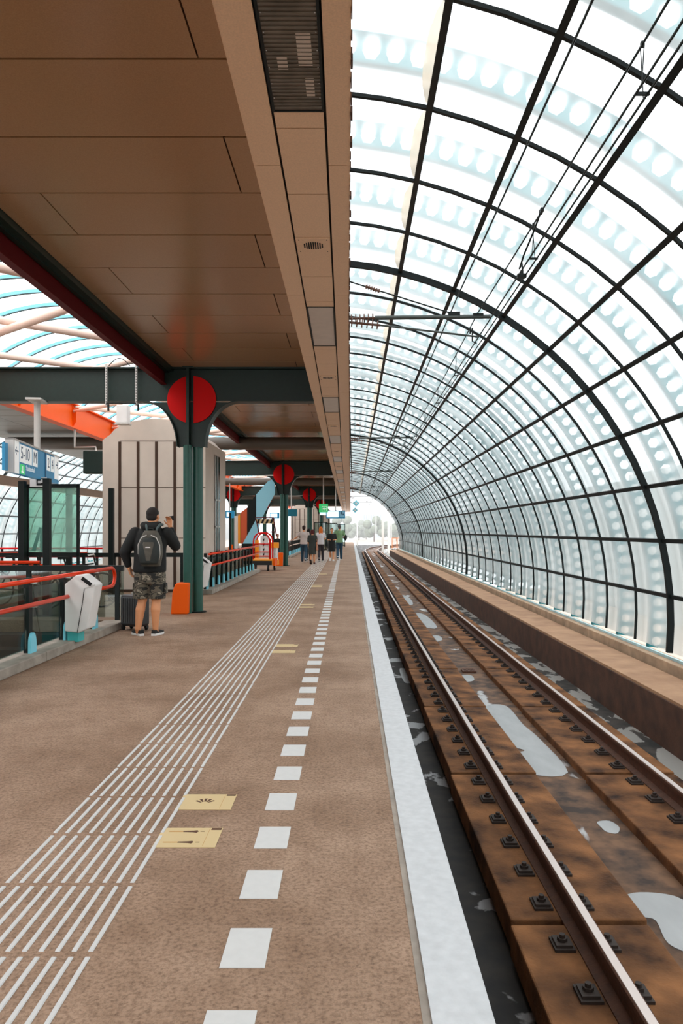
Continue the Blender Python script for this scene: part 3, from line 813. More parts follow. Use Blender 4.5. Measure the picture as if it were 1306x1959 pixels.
def text(s, size, loc, rot, mt, parent, name='lettering', ext=.001, ax='LEFT'):
    cu = bpy.data.curves.new(name, 'FONT'); cu.body = s; cu.size = size; cu.extrude = ext; cu.align_x = ax
    t = bpy.data.objects.new(name, cu); C.objects.link(t)
    dg = bpy.context.evaluated_depsgraph_get(); me = bpy.data.meshes.new_from_object(t.evaluated_get(dg))
    bpy.data.objects.remove(t); me.materials.clear(); me.materials.append(mt)
    o = bpy.data.objects.new(name, me); C.objects.link(o); o.parent = parent; o.location = loc; o.rotation_euler = rot; return o
RX = (math.pi/2, 0, 0)
# long black protective rail
b = MB(); b.box(-9.5,-3.45,-.03,.03,.93,1.02); o = b.build('barrier_rail', M['black']); o.location = (0,15.75,0)
for x in (-9.4,-7.6,-5.06,-3.6): MB().box(x-.03,x+.03,-.03,.03,0,.93).build('post', M['black'], o)
tag(o, 'long black horizontal barrier rail in front of the concrete tower', 'railing')

def direction_sign():
    a = P(26,838,11.6); c = P(112,862,14.5); L = math.hypot(c.x-a.x, c.y-a.y); rz = math.atan2(c.y-a.y, c.x-a.x)
    H = .55; zt = EYE+1.47
    root = thing('direction_sign', (a.x, a.y, zt-H), 'long blue hanging direction sign with white number boxes, hung from the nearest cross beam', 'sign', None, rz)
    # local x runs away along the sign; face towards the platform is local -y
    m = MB(); m.box(0,L,0,.10,0,H-.03); m.build('panel', M['blue'], root)
    m = MB(); m.box(-.04,L+.02,-.015,.115,H-.03,H); m.box(-.04,0,-.015,.115,.0,H); m.build('frame', M['grey'], root)
    MB().box(.0,.28,-.006,0,.0,H-.03).build('arrow_box', M['signwhite'], root); MB().box(L-.34,L-.02,-.006,0,.08,H-.03).build('arrow_box', M['signwhite'], root)
    ink = M['navy']
    for xa, xb in ((.32,1.02),(1.08,1.38),(2.02,2.26),(2.32,2.55)): MB().box(xa,xb,-.006,0,.20,H-.06).build('number_box', M['signwhite'], root)
    text('5-10', .29, (.36,-.0075,.26), RX, ink, root, 'platform_numbers'); text('M', .28, (1.11,-.0075,.26), RX, ink, root, 'metro_letter')
    text('2', .26, (2.07,-.0075,.26), RX, ink, root, 'platform_number'); text('4', .26, (2.36,-.0075,.26), RX, ink, root, 'platform_number')
    text('Stationshal', .12, (.66,-.0075,.09), RX, M['signwhite'], root)
    m = MB(); m.box(.34,.60,-.006,0,-.0+.01,.17); m.build('pictogram', M['signgreen'], root)
    m = MB(); m.box(.40,.54,-.008,-.006,.03,.06); m.box(.45,.49,-.008,-.006,.03,.14); m.build('pictogram_figure', M['signwhite'], root)
    for sx, d in ((.06,1),(L-.08,-1)):
        m = MB(); xc = sx+d*.0; z = .36
        m.prism([(xc,z),(xc+d*.07,z+.07),(xc+d*.07,z+.045),(xc+d*.03,z+.012),(xc+d*.17,z+.012),(xc+d*.17,z-.012),(xc+d*.03,z-.012),(xc+d*.07,z-.045),(xc+d*.07,z-.07)], 'y', -.009, -.006)
        m.build('arrow', ink, root)
    m = MB(); m.box(1.9,1.925,-.008,0,.0,H-.03); m.build('divider', M['navy'], root)
    # second, longer blade behind
    m = MB(); m.box(-.25,-.09,.06,.10,.02,H-.10); m.build('rear_blade', M['blue'], root)
    t = (12.9-a.y)/(c.y-a.y); xp = L*t
    return root, xp
root, xp = direction_sign()
m = MB(); m.tube((xp+.25,.05,.55),(xp+.25,.05,HC-.63-root.location.z),.055,n=14); m.box(xp-.02,xp+.5,-.08,.18,HC-.66-root.location.z,HC-.627-root.location.z); m.build('hanger', M['grey'], root)
a = P(57,915,13.2); root = thing('camera_sign', (a.x, 13.2, P(57,931,13.2).z), 'small white pictogram sign below the blue direction sign', 'sign')
m = MB(); m.box(0,.30,0,.02,0,.17); m.build('panel', M['white'], root)
m = MB(); m.box(.12,.26,-.004,0,.02,.15); m.build('pictogram', M['black'], root)
m = MB(); m.box(.145,.20,-.006,-.004,.06,.11); m.box(.20,.24,-.006,-.004,.07,.13); m.build('camera_symbol', M['white'], root)
m = MB(); m.box(.10,.13,0,.02,.17,.42); m.build('hanger', M['black'], root)
# dark monitor left of the tower
a = P(158,906,19); c = P(198,862,19)
root = thing('monitor', (a.x, 19, a.z), 'dark monitor seen from behind, hanging left of the tower top', 'screen')
MB().box(0,c.x-a.x,0,.25,0,c.z-a.z).build('housing', M['green'], root, bevel=.03); MB().path([(.3,.12,c.z-a.z),(.3,.12,c.z-a.z+.1),(-.25,.12,c.z-a.z+.1),(-.25,.12,HC-.32-a.z)],.03).build('hanger', M['steel'], root)

# beige beam and hangers in front of the far glass wall
b = MB(); b.box(-10.95,-10.75,2,80,EYE+1.42,EYE+1.72)
o = b.build('wall_beam', M['concrete']); tag(o, 'long beige concrete beam running in front of the left glass wall', 'beam')
for Z in (14.6, 17.3, 20.0): 
    MB().box(-10.9,-10.8,Z-.05,Z+.05,EYE+1.72,HC).build('hanger', M['black'], o)

# ------------------------------------------------------------------ railings
def kerb(x0, x1, y0, y1, label, n=6):
    o = None; m = MB(); L = (y1-y0)/n
    for i in range(n): m.box(x0, x1, y0+L*i+.004, y0+L*(i+1)-.004, 0, .11)
    return tag(m.build('kerb', M['kerb'], bevel=.012), label, 'kerb')
def railing(x, ys, label, y0, y1, loop=True, glass=True, pw=.05, top=.94, low=.67, colour='railorange'):
    root = thing('railing', (x, ys[0], .11), label, 'railing'); oy = ys[0]
    for y in ys:
        p = MB().box(-pw*.6,pw*.6,y-oy-pw,y-oy+pw,0,top-.09).build('post', M['black'], root)
        m = MB(); r = []; 
        pts = [(-.075,0),(.075,0)]+[(.075*math.cos(math.pi*k/10), .10+.13*math.sin(math.pi*k/10)) for k in range(11)]
        m.prism([(u+y-oy, v) for u, v in pts], 'x', pw*.6+.001, pw*.6+.035); m.build('foot_cap', M['blueplastic'], p)['label'] = 'light blue rounded plastic foot cap'
        for zz in (top-.15, low-.15):
            m = MB(); m.path([(0,y-oy,zz),(.10,y-oy,zz),(.12,y-oy,zz+.04)], .011, 6); m.build('arm', M['steel'], p)
    a, c = y0-oy, y1-oy; tz, lz = top-.11, low-.11
    if loop:
        pts = [(.12,a,tz),(.12,c-.15,tz)]+[(.12,c-.15+.15*math.sin(math.pi*t/8), (tz+lz)/2+(tz-lz)/2*math.cos(math.pi*t/8)) for t in range(1,8)]+[(.12,c-.15,lz),(.12,c-.9,lz)]
        MB().path(pts,.026,12).build('handrail', M[colour], root, smooth='all')
        MB().path([(.12,a,lz),(.12,c-1.1,lz)],.026,12).build('lower_handrail', M[colour], root, smooth='all')
    else:
        MB().path([(.12,a,tz),(.12,c,tz)],.026,12).build('handrail', M[colour], root, smooth='all')
        MB().path([(.12,a,lz),(.12,c,lz)],.026,12).build('lower_handrail', M[colour], root, smooth='all')
    if glass:
        for y, y2 in zip(ys[:-1], ys[1:]):
            MB().box(-.008,.008,y-oy+pw+.01,y2-oy-pw-.01,.04,top-.2).build('glass_pane', M['glass'], root)
    return root
kerb(-3.80, -3.47, 2.5, 11.35, 'low grey concrete kerb under the nearest orange railing, at the left edge')
railing(-3.66, [4.34,5.34,6.34,7.34,8.34,9.35,10.4], 'nearest orange double handrail on black posts with glass, at the left edge', 2.6, 11.05)
kerb(-3.62, -3.22, 17.2, 26.5, 'grey concrete kerb under the second railing, right of the concrete tower', 7)
railing(-3.42, [17.4+.75*i for i in range(12)], 'second orange double handrail with close black posts, between the tower and the luggage cart', 17.2, 26.4, loop=False, glass=True)
kerb(-3.55, -3.25, 40.5, 52, 'pale kerb under the far railing behind the walking people', 5)
railing(-3.40, [40.8+.9*i for i in range(12)], 'third railing with pale handrails on close black posts, far down the platform', 40.5, 52, loop=False, glass=False, colour='salmon')
# balustrade closing the stair opening
root = thing('balustrade', (-7.0, 12.0, 0), 'glass balustrade with a thick black cap across the head of the stairs', 'railing')
MB().box(0,3.30,-.04,.04,.84,.93).build('cap', M['black'], root)
MB().box(0,3.30,-.008,.008,.08,.84).build('glass', M['glass'], root)
for x in (.05,.9,1.75,2.6,3.2): MB().box(x-.035,x+.035,-.03,.03,0,.84).build('post', M['black'], root)
for (y, xa, xb, z1, z2, lab) in ((12.9,-10,-5.45,.94,.68,'orange transverse handrail behind the stair balustrade, at the left edge'),(16.9,-9.5,-6.05,.98,.7,'orange-red transverse handrail left of the tower foot'),(22.5,-11,-6.2,.95,.7,'dark red handrail far back at the left, in front of the glass wall')):
    root = thing('handrail', (xa, y, 0), lab, 'railing')
    for z in (z1, z2): MB().path([(0,0,z),(xb-xa,0,z)],.028,10).build('rail', M['railorange' if y < 20 else 'red'], root, smooth=True)
    for k in range(4): x = .3+(xb-xa-.4)*k/3; MB().box(x-.03,x+.03,.03,.08,0,z1+.0).build('post', M['black'], root)
# bicycles and clutter seen dimly behind the glass
def bicycle(x, y, rz, label):
    root = thing('bicycle', (x, y, 0), label, 'bicycle', None, rz)
    for s in (-.5, .5):
        m = MB(); m.path([(s+.33*math.cos(t), 0, .34+.33*math.sin(t)) for t in [2*math.pi*i/20 for i in range(21)]], .018, 6)
        m.build('tyre', M['rubber'], root)
        m = MB()
        for k in range(8): t = math.pi*k/8; m.tube((s+.31*math.cos(t),0,.34+.31*math.sin(t)),(s-.31*math.cos(t),0,.34-.31*math.sin(t)),.003,n=4)
        m.build('spokes', M['steel'], root)
    m = MB()
    for a_, b_ in (((-.5,0,.34),(-.15,0,.85)),((-.5,0,.34),(-.02,0,.32)),((-.02,0,.32),(-.18,0,.95)),((-.02,0,.32),(.38,0,.80)),((-.15,0,.80),(.36,0,.86)),((.36,0,.98),(.5,0,.34))): m.tube(a_, b_, .016, n=8)
    m.build('frame', M['black'], root)
    m = MB(); m.hexa([(-.30,-.07,.95),(-.08,-.02,.95),(-.08,.02,.95),(-.30,.07,.95)], [(-.30,-.07,1),(-.08,-.02,.99),(-.08,.02,.99),(-.30,.07,1)]); m.build('saddle', M['rubber'], root)
    m = MB(); m.path([(.25,-.28,1.02),(.36,-.2,1.04),(.38,0,1.0),(.36,.2,1.04),(.25,.28,1.02)], .012, 6); m.build('handlebar', M['steel'], root)
for i, (x, y, rz, l) in enumerate(((-7.6,13.7,.3,'dark bicycle at the left edge, seen through the stair balustrade'),(-6.5,14.5,-.2,'dark bicycle in the middle behind the stair balustrade'),(-5.3,14.1,.35,'dark bicycle closest to the grey-white validator, behind the balustrade'))):
    bicycle(x, y, rz, l)

def validator(x, y, z, label, rz=0):
    root = thing('ticket_validator', (x, y, z), label, 'ticket machine', None, rz)
    W = .27
    # profile in (y, z): narrow foot, widening upwards, sloping head
    def sec(x, inset): return [(x, .06+inset,0),(x,.30-inset,0),(x,.46-inset,.66),(x,.30,.80-inset),(x,.16,.80-inset),(x,-.03+inset,.68)]
    m = MB(); m.rings([sec(-W/2,.012), sec(-W/2+.02,0), sec(W/2-.02,0), sec(W/2,.012)]); m.build('body', M['white'], root, bevel=.01)
    m = MB(); m.path([(W/2+.001,.20,0),(W/2+.001,.30,.58)], .004, 4); m.build('seam', M['gap'], root)
    m = MB(); m.hexa([(-.07,.325,.785),(.10,.325,.785),(.10,.43,.695),(-.07,.43,.695)], [(-.07,.335,.80),(.10,.335,.80),(.10,.44,.71),(-.07,.44,.71)]); m.build('screen', M['gap'], root)
    m = MB(); m.box(-.05,.05,.10,.26,-.10,0); m.build('foot', M['teal'], root)
    return root
def validator2(x, y, z, label):
    root = thing('ticket_validator', (x, y, z), label, 'ticket machine')
    # front face seen by the camera: hexagonal outline in (x, z); side face carries the screen
    poly = [(-.0,.02),(.18,.0),(.29,.05),(.385,.60),(.22,.73),(.15,.73),(.0,.61)]
    m = MB(); m.prism(poly, 'y', 0, .30); m.build('body', M['white'], root, bevel=.016)
    m = MB(); m.path([(.165,-.004,.01),(.235,-.004,.42),(.25,-.004,.55)], .0045, 4); m.build('seam', M['gap'], root)
    m = MB(); m.prism([(.25,.55),(.385,.595),(.382,.610),(.247,.565)], 'y', -.006, 0); m.build('edge', M['grey'], root)
    m = MB(); m.prism([(.235,.710),(.352,.622),(.325,.585),(.208,.672)], 'y', -.006, -.001); m.build('screen', M['gap'], root)
    m = MB(); m.box(.02,.16,.05,.25,-.12,.02); m.build('foot', M['teal'], root)
    return root
a = P(123, 1211, 9.2); validator2(a.x, 9.2, a.z, 'grey-white angular ticket validator on the nearest orange railing')
a = P(369, 1127, 16.9); o = validator2(a.x, 16.9, a.z, 'grey-white ticket validator beside the nearest column, at the start of the second railing'); 

# hanging white lantern in the opening
a = P(236,810,17.2); root = thing('hanging_lantern', (a.x, 17.2, a.z), 'white rectangular lantern hanging among the pale tubes over the tower', 'lamp')
m = MB(); m.box(-.13,.13,-.13,.13,0,.42); m.build('housing', M['white'], root, bevel=.02); m = MB(); m.box(-.15,.15,-.15,.15,-.03,0); m.build('rim', M['grey'], root)
m = MB(); m.tube((0,0,.42),(0,0,EYE+4.22-a.z),.02); m.build('hanger', M['white'], root)

# ------------------------------------------------------------------ luggage cart
def cart():
    a = P(503,1085,27.2); root = thing('luggage_cart', (a.x, 27.2, 0), 'red and orange luggage cart with a striped board, parked beside the second column', 'cart')
    m = MB(); m.box(-.42,.36,-.1,.75,.36,.44); m.build('deck', M['yellow'], root, bevel=.02)
    m = MB(); m.box(-.44,.34,-.16,-.1,.22,.38); m.build('bumper', M['rubber'], root)
    m = MB(); m.box(.36,.46,-.1,.75,.20,.46); m.build('side_rail', M['orange'], root)
    for sx, sy, r in ((-.26,-.05,.11),(.20,-.05,.11),(.38,.45,.15),(-.35,.6,.13)):
        wv = MB().tube((sx-.03,sy,r),(sx+.03,sy,r),r,n=18).build('wheel', M['rubber'], root); MB().tube((sx-.035,sy,r),(sx+.035,sy,r),r*.4,n=10).build('hub', M['grey'], wv)
    def arch(y, w0, z0, z1): return [(-w0,y,.44)]+[(-w0*math.cos(math.pi*t/10), y, z0+(z1-z0)*math.sin(math.pi*t/10)) for t in range(11)]+[(w0,y,.44)]
    m = MB(); m.path([(x-.05,y,z) for x,y,z in arch(-.03,.30,1.1,1.42)], .028, 10).build('hoop', M['red'], root, smooth='all'); m = MB(); m.path([(x,y,z) for x,y,z in arch(.55,.30,1.1,1.42)], .028, 10); m.build('hoop', M['red'], root, smooth='all')
    m = MB()
    for z in (.55,.70,1.0): m.tube((-.34,-.03,z),(.25,-.03,z),.018)
    m.tube((.27,-.03,.44),(.27,.0,1.2),.035); m.build('cross_bars', M['red'], root)
    m = MB(); m.path([(-.17,.2,1.38),(-.30,.2,1.98),(.36,.2,1.98),(.48,.2,1.30)], .024, 8); m.tube((.1,.2,1.45),(.45,.2,1.45),.02); m.build('upper_frame', M['darkred'], root)
    b1 = MB().hexa([(-.27,.21,1.76),(.38,.21,1.76),(.38,.225,1.76),(-.27,.225,1.76)],[(-.28,.21,1.93),(.35,.21,1.93),(.35,.225,1.93),(-.28,.225,1.93)]).build('striped_board', M['cream'], root)
    m = MB()
    for k in range(4): x = -.27+.165*k; m.prism([(x,1.765),(x+.08,1.765),(x+.14,1.925),(x+.06,1.925)], 'y', .203, .209)
    m.build('stripes', M['gap'], b1)
    m = MB(); m.box(-.1,.0,.0,.02,.50,1.30); m.box(.02,.20,.0,.02,.50,1.30); m.build('white_panel', M['white'], root)
    m = MB()
    for k in range(4): m.prism([(.0,.55+.18*k),(.05,.6+.18*k),(.05,.68+.18*k),(.0,.62+.18*k)], 'y', -.01, -.002)
    m.build('arrow_marks', M['gap'], root)
    m = MB(); m.box(-.30,-.16,-.01,.02,.46,1.15); m.build('orange_panel', M['yellow'], root)
    return root
cart()
a = P(516,1075,29.5); root = thing('news_rack', (a.x, 29.5, 0), 'yellow-orange rack with pale upright leaflets behind the luggage cart', 'rack')
m = MB(); m.box(-.02,.34,0,.3,.80,1.02); m.box(-.02,.34,0,.3,.12,.32); m.box(-.02,.0,0,.3,.3,.82); m.build('frame', M['yellow'], root)
for k in range(4): MB().box(.03+.075*k,.08+.075*k,.02,.28,.30,.82).build('leaflet', M['white'], root)
# coloured stair canopy behind the cart
def cpoly(pts, Z, name, mt, root, th=.12):
    m = MB(); m.prism([(P(x,y,Z).x-root.location.x, P(x,y,Z).z) for x,y in pts], 'y', Z-root.location.y, Z-root.location.y+th); return m.build(name, mt, root)
root = thing('stair_canopy', (-4.0, 33, 0), 'slanted canopy of light blue, black and orange panels behind the luggage cart', 'canopy')
cpoly([(525.5,915),(525.5,944),(506,980),(497,1000),(490,1040),(464,1040),(490,993),(490,946),(512,921)], 33, 'blue_panel', mat('light_blue_panel', (.28,.62,.76), rough=.35), root)
cpoly([(472.5,971.5),(489.5,945.5),(489.5,993),(472.5,1026)], 33.2, 'black_panel', M['black'], root)
cpoly([(461,980),(472.3,971.5),(472.3,1027),(466,1040),(461,1040)], 33.2, 'red_panel', mat('rust_red_panel', (.62,.09,.02), rough=.5), root)
cpoly([(455,987),(459.5,983),(459.5,1040),(455,1040)], 33.2, 'orange_panel', M['yellow'], root)
cpoly([(459.5,983),(461,981),(461,1040),(459.5,1040)], 33.2, 'black_strip', M['black'], root)
cpoly([(462,1040),(492,1040),(492,1078.5),(462,1078.5)], 33.1, 'base_panel', M['black'], root)
cpoly([(448,987),(456,987),(456,1050),(448,1050)], 33.3, 'white_panel', M['white'], root)

# ------------------------------------------------------------------ far signs
def board(px0, py0, px1, py1, Z, name, mt, label, cat, hang=True):
    a = P(px0, py1, Z); c = P(px1, py0, Z); root = thing(name, (a.x, Z, a.z), label, cat)
    MB().box(0,c.x-a.x,0,.12,0,c.z-a.z).build('panel', mt, root)
    if hang: MB().tube(((c.x-a.x)/2,.06,c.z-a.z),((c.x-a.x)/2,.06,HC-a.z),.03).build('hanger', M['steel'], root)
    return root, c.x-a.x, c.z-a.z
r, w_, h_ = board(610,964,627,980,37,'exit_sign',M['signgreen'],'green hanging exit sign with a white arrow, above the walking people','sign')
m = MB(); m.box(.14,w_-.05,-.012,0,.05,h_-.12); m.build('frame', M['signwhite'], r)
m = MB(); m.box(.16,w_-.07,-.02,-.012,.07,h_-.14); m.build('field', M['signgreen'], r)
m = MB(); m.prism([(.18,h_*.42),(.27,h_*.62),(.27,h_*.48),(.36,h_*.48),(.36,h_*.36),(.27,h_*.36),(.27,h_*.22)],'y',-.026,-.02); m.build('arrow', M['signwhite'], r)
m = MB(); m.box(.04,w_-.1,.0,.10,-.14,-.01); m.build('light_strip', M['screen'], r)
r, w_, h_ = board(623.5,976.5,660,991.5,42,'departure_display',M['blue'],'wide blue departure display with a pale lit screen, right of the green exit sign','screen')
m = MB(); m.box(.04,w_*.66,-.01,0,.06,h_-.05); m.build('lit_screen', M['screen'], r)
m = MB(); m.box(w_*.70,w_*.97,-.01,0,.06,h_-.05); m.build('side_panel', mat('pale_blue', (.25,.55,.75), rough=.4), r)
m = MB(); m.box(w_*.76,w_*.82,-.015,-.01,h_*.5,h_*.85); m.box(w_*.87,w_*.93,-.015,-.01,h_*.4,h_*.6); m.build('lettering', M['navy'], r)
r, w_, h_ = board(545.5,974,568,987.5,38,'information_screen',mat('petrol_blue', (.0,.15,.22), rough=.4),'dark petrol-blue monitor back, right of the second column','screen')
MB().box(.35,.38,.02,.06,-1.9,0).build('pole', M['black'], r)
r, w_, h_ = board(515.5,981,534,991.5,36,'information_screen',M['blue'],'small pale screen just left of the second column','screen', False)
MB().box(.1,.16,.04,.08,-r.location.z,0).build('pole', M['black'], r)
m = MB(); m.box(.03,w_*.8,-.01,0,.04,h_-.04); m.build('lit_screen', M['screen'], r)
r, w_, h_ = board(430,977,448,991,40,'information_screen',M['blue'],'small blue sign beside the right side of the concrete tower','screen')
m = MB(); m.box(.1,w_*.45,-.01,0,.08,h_-.08); m.build('lit_screen', M['screen'], r)
for j, (px, Z, h) in enumerate(((440,38,2.4),(523,40,2.3),(629,55,2.4),(668,60,0))):
    if h:
        o = MB().box(-.05,.05,-.05,.05,0,h).build('black_post', M['black']); o.location = (P(px,1015,Z).x, Z, 0)
        tag(o, ('black post under the small blue sign right of the tower','black post just left of the second column, behind the cart','black post behind the walking women')[j], 'post')
# wind screens at the far end
for j, (px, Z) in enumerate(((601,52),(622,58),(640,66))):
    root = thing('wind_screen', (P(px,1015,Z).x, Z, 0), 'black framed glass wind screen far along the platform, %s of three' % ('nearest','middle','farthest')[j], 'screen')
    m = MB(); m.box(0,.05,0,.05,0,2.1); m.box(.9,.95,0,.05,0,2.1); m.box(0,.95,0,.05,2.04,2.1); m.box(0,.95,0,.05,.1,.16); m.build('frame', M['black'], root)
    MB().box(.05,.9,.02,.03,.16,2.04).build('glass', M['glass'], root)

# ------------------------------------------------------------------ overhead line
def wire(pts, r, label, name='contact_wire', grp=None):
    return tag(MB().path(pts, r, 6).build(name, M['black']), label, 'wire', grp)
sup = [10.05+13.05*k for k in range(-1, 6)]
def span(x, ztop, sag, r, label, name):
    pts = []
    for s0, s1 in zip(sup[:-1], sup[1:]):
        for t in range(0, 12):
            u = t/12; Z = s0+(s1-s0)*u; pts.append((x+SR*Z, Z, ztop-sag*4*u*(1-u)))
    pts.append((x+SR*sup[-1], sup[-1], ztop)); pts.append((x+SR*85, 85, ztop-.1))
    return wire(pts, r, label, name)
span(1.70, EYE+2.98, .12, .008, 'upper messenger wire of the overhead line above the track', 'messenger_wire')
span(1.66, EYE+2.57, .0, .008, 'left one of the twin contact wires over the track', 'contact_wire')
span(1.73, EYE+2.57, .0, .008, 'right one of the twin contact wires over the track', 'contact_wire')
span(1.42, EYE+3.20, .05, .009, 'separate feeder wire left of the messenger wire, highest of all', 'feeder_wire')
dn = 0
for s0 in sup[:-1]:
    for t in (.16,.36,.56,.76):
        Z = s0+13.05*t; u = t; zt = EYE+2.98-.12*4*u*(1-u)
        root = thing('dropper', (1.70+SR*Z, Z, EYE+2.57), 'thin vertical double dropper tying the messenger wire to the contact wires', 'dropper', 'droppers of the overhead line')
        m = MB(); 
        for s in (-.03,.03): m.tube((s,s*2,0),(0,s,zt-EYE-2.57),.0035,n=5)
        m.build('wires', M['black'], root)
        m = MB(); m.box(-.042,.042,-.008,.008,-.008,.010); m.box(-.010,.010,-.012,.012,zt-EYE-2.585,zt-EYE-2.555); m.build('clamps', M['black'], root)
# section clamp with loop cable near the camera
Zc = 7.2; root = thing('wire_clamp', (1.70+SR*Zc, Zc, EYE+2.57), 'looped jumper cable with clamps between messenger and contact wires, nearest the camera', 'clamp')
m = MB(); m.path([(0,-.55,.33),(-.02,-.35,.22),(-.05,-.1,.10),(-.04,.12,.05),(0,.18,.12),(.01,.2,.02)], .009, 6); m.build('jumper', M['black'], root, smooth='all')
m = MB(); m.box(-.014,.014,-.60,-.52,.31,.345); m.box(-.045,.045,.17,.23,-.015,.02); m.box(-.012,.012,.17,.23,.02,.06); m.build('clamps', M['black'], root)
M['insul'] = mat('brown_insulator', (.12,.05,.03), rough=.3)
M['aluarm'] = mat('grey_arm_tube', (.05,.06,.055), rough=.45)
for i, Z in enumerate(sup[1:]):
    lab = 'overhead line support arm with ribbed insulators, the %s one from the camera' % words[i]
    root = thing('overhead_line_support', (.0, Z, EYE+2.90), lab, 'bracket arm')
    dx = SR*Z
    def ins(p0, p1, nm, r=.058):
        p0 = Vector(p0); p1 = Vector(p1); m = MB(); m.tube(p0,p1,.018,n=8); d = p1-p0
        for k in range(6): c = p0+d*(k+.5)/6; u = d.normalized()*.008; m.tube(c-u,c+u,r,n=12)
        m.build(nm, M['insul'], root)
    m = MB(); m.tube((.35,0,.02),(1.88+dx,0,.04),.029,n=10); m.build('top_tube', M['aluarm'], root)
    ins((.0,0,.01),(.35,0,.02),'insulator')
    m = MB(); m.tube((.0,0,.52),(1.42+dx,0,.06),.010,n=8); m.build('stay', M['black'], root)
    ins((.22,0,.455),(.42,0,.385),'insulator',.03)
    m = MB(); m.tube((.42,0,-.08),(1.72+dx,0,-.24),.014,n=8); m.build('lower_tube', M['aluarm'], root)
    ins((.0,0,-.04),(.42,0,-.08),'insulator')
    m = MB(); m.path([(1.60+dx,0,-.20),(1.60+dx,0,-.12),(1.63+dx,0,-.12),(1.63+dx,0,-.30),(1.69+dx,0,-.33)], .010, 6); m.build('steady_arm', M['black'], root)
    m = MB(); m.box(1.64+dx,1.78+dx,-.03,.03,.04,.08); m.box(1.30+dx,1.46+dx,-.03,.03,.05,.10); m.build('wire_clamps', M['black'], root)
    m = MB(); m.box(-.08,.0,-.06,.06,-.08,.75); m.build('hanger_plate', M['green'], root)
# signals beyond the roof end
for j, (px, py) in enumerate(((681,963),(679,976))):
    a = P(px, py, 60); root = thing('diamond_sign', (a.x, 60, a.z), '%s light blue diamond sign at the far tunnel mouth' % ('upper','lower')[j], 'sign')
    s = .28 if j == 0 else .23
    MB().prism([(-s,0),(0,-s),(s,0),(0,s)], 'y', 0, .04).build('plate', M['blueplastic'], root)
    MB().prism([(-s*.4,0),(0,-s*.4),(s*.4,0),(0,s*.4)], 'y', -.01, 0).build('mark', M['white'], root)
    MB().tube((0,.06,-.3 if j == 0 else 0),(0,.06,HS+.35-a.z if j == 0 else .5),.02).build('hanger', M['steel'], root)

# ------------------------------------------------------------------ beyond the station
M['ground'] = mat('pale_ground', (.45,.38,.32), rough=.9, var=.3, vscale=.5)
struct(MB().box(-400,400,95.1,900,-1.9,-1.45).build('floor_outside', M['ground']))
struct(MB().box(-11.05,.75,95.01,140,-1.4,-.02).build('floor_platform_end', M['white']))
b = MB()
a = P(693,1000,300); c = P(735,978,300); b.box(a.x, c.x, 300, 340, -1.4, c.z); 
a = P(560,1000,320); c = P(668,984,320); b.box(a.x, c.x, 320, 350, -1.4, c.z)
o = b.build('building', mat('grey_building', (.30,.34,.38), rough=.8)); tag(o, 'low grey building in the haze beyond the tunnel mouth', 'building')
m = MB(); a = P(693,985,299.9)
for k in range(9): m.box(a.x+.5+k*.95, a.x+1.0+k*.95, 299.85, 299.95, 6, 8)
m.build('windows', mat('hazy_window', (.15,.2,.25), rough=.2), o)
lf = mat('grey_green_foliage', (.16,.19,.14), rough=.9, var=.4, vscale=.8)
for j in range(9):
    px = 640+j*15+random.uniform(-3,3); Z = random.uniform(190, 240); a = P(px, 1030, Z)
    root = thing('tree', (a.x, Z, -1.45), 'hazy distant tree, %s from the left of the row beyond the tunnel mouth' % words[j], 'tree', 'distant trees beyond the tunnel mouth')
    m = MB(); hh = random.uniform(4.2, 6.5)
    for q in range(14):
        m.ball((random.uniform(-1.9,1.9), random.uniform(-1.5,1.5), hh*random.uniform(.35,.95)), random.uniform(.7,1.3), 8, 6)
    m.build('crown', lf, root); MB().tube((0,0,0),(0,0,hh*.6),.18).build('trunk', M['rust'], root)
for j, (px, Z, top) in enumerate(((732,86,930),(743,95,948),(748,112,955),(683,130,990),(719,150,960))):
    a = P(px, top, Z); root = thing('catenary_mast', (a.x, Z, -1.45), 'pale steel overhead line mast beyond the tunnel mouth, %s one' % ('tall nearest','second','third','thin leftmost','slim middle')[j], 'mast')
    wd = .14 if j < 2 else .10
    MB().box(-wd,wd,-wd,wd,0,a.z+1.45).build('pole', M['grey'], root)
    if j in (0, 4): MB().tube((0,0,a.z+.6),(-3.2 if j == 0 else -2.5,0,a.z+.6),.04).build('arm', M['grey'], root)
# end fence by the walkway, orange-brown gate
a = P(741,1048,92); root = thing('end_gate', (a.x, 82, WZ), 'rusty orange-brown gate frame at the far end of the right walkway', 'gate')
m = MB(); 
for x in (0,.55,1.1): m.box(x-.04,x+.04,-.04,.04,0,1.2)
m.box(0,1.1,-.02,.02,1.12,1.2); m.box(0,1.1,-.02,.02,.1,.16)
for k in range(8): m.box(.08+k*.13,.10+k*.13,-.01,.01,.1,1.15)
m.build('bars', mat('orange_brown_steel', (.5,.18,.06), rough=.7), root)

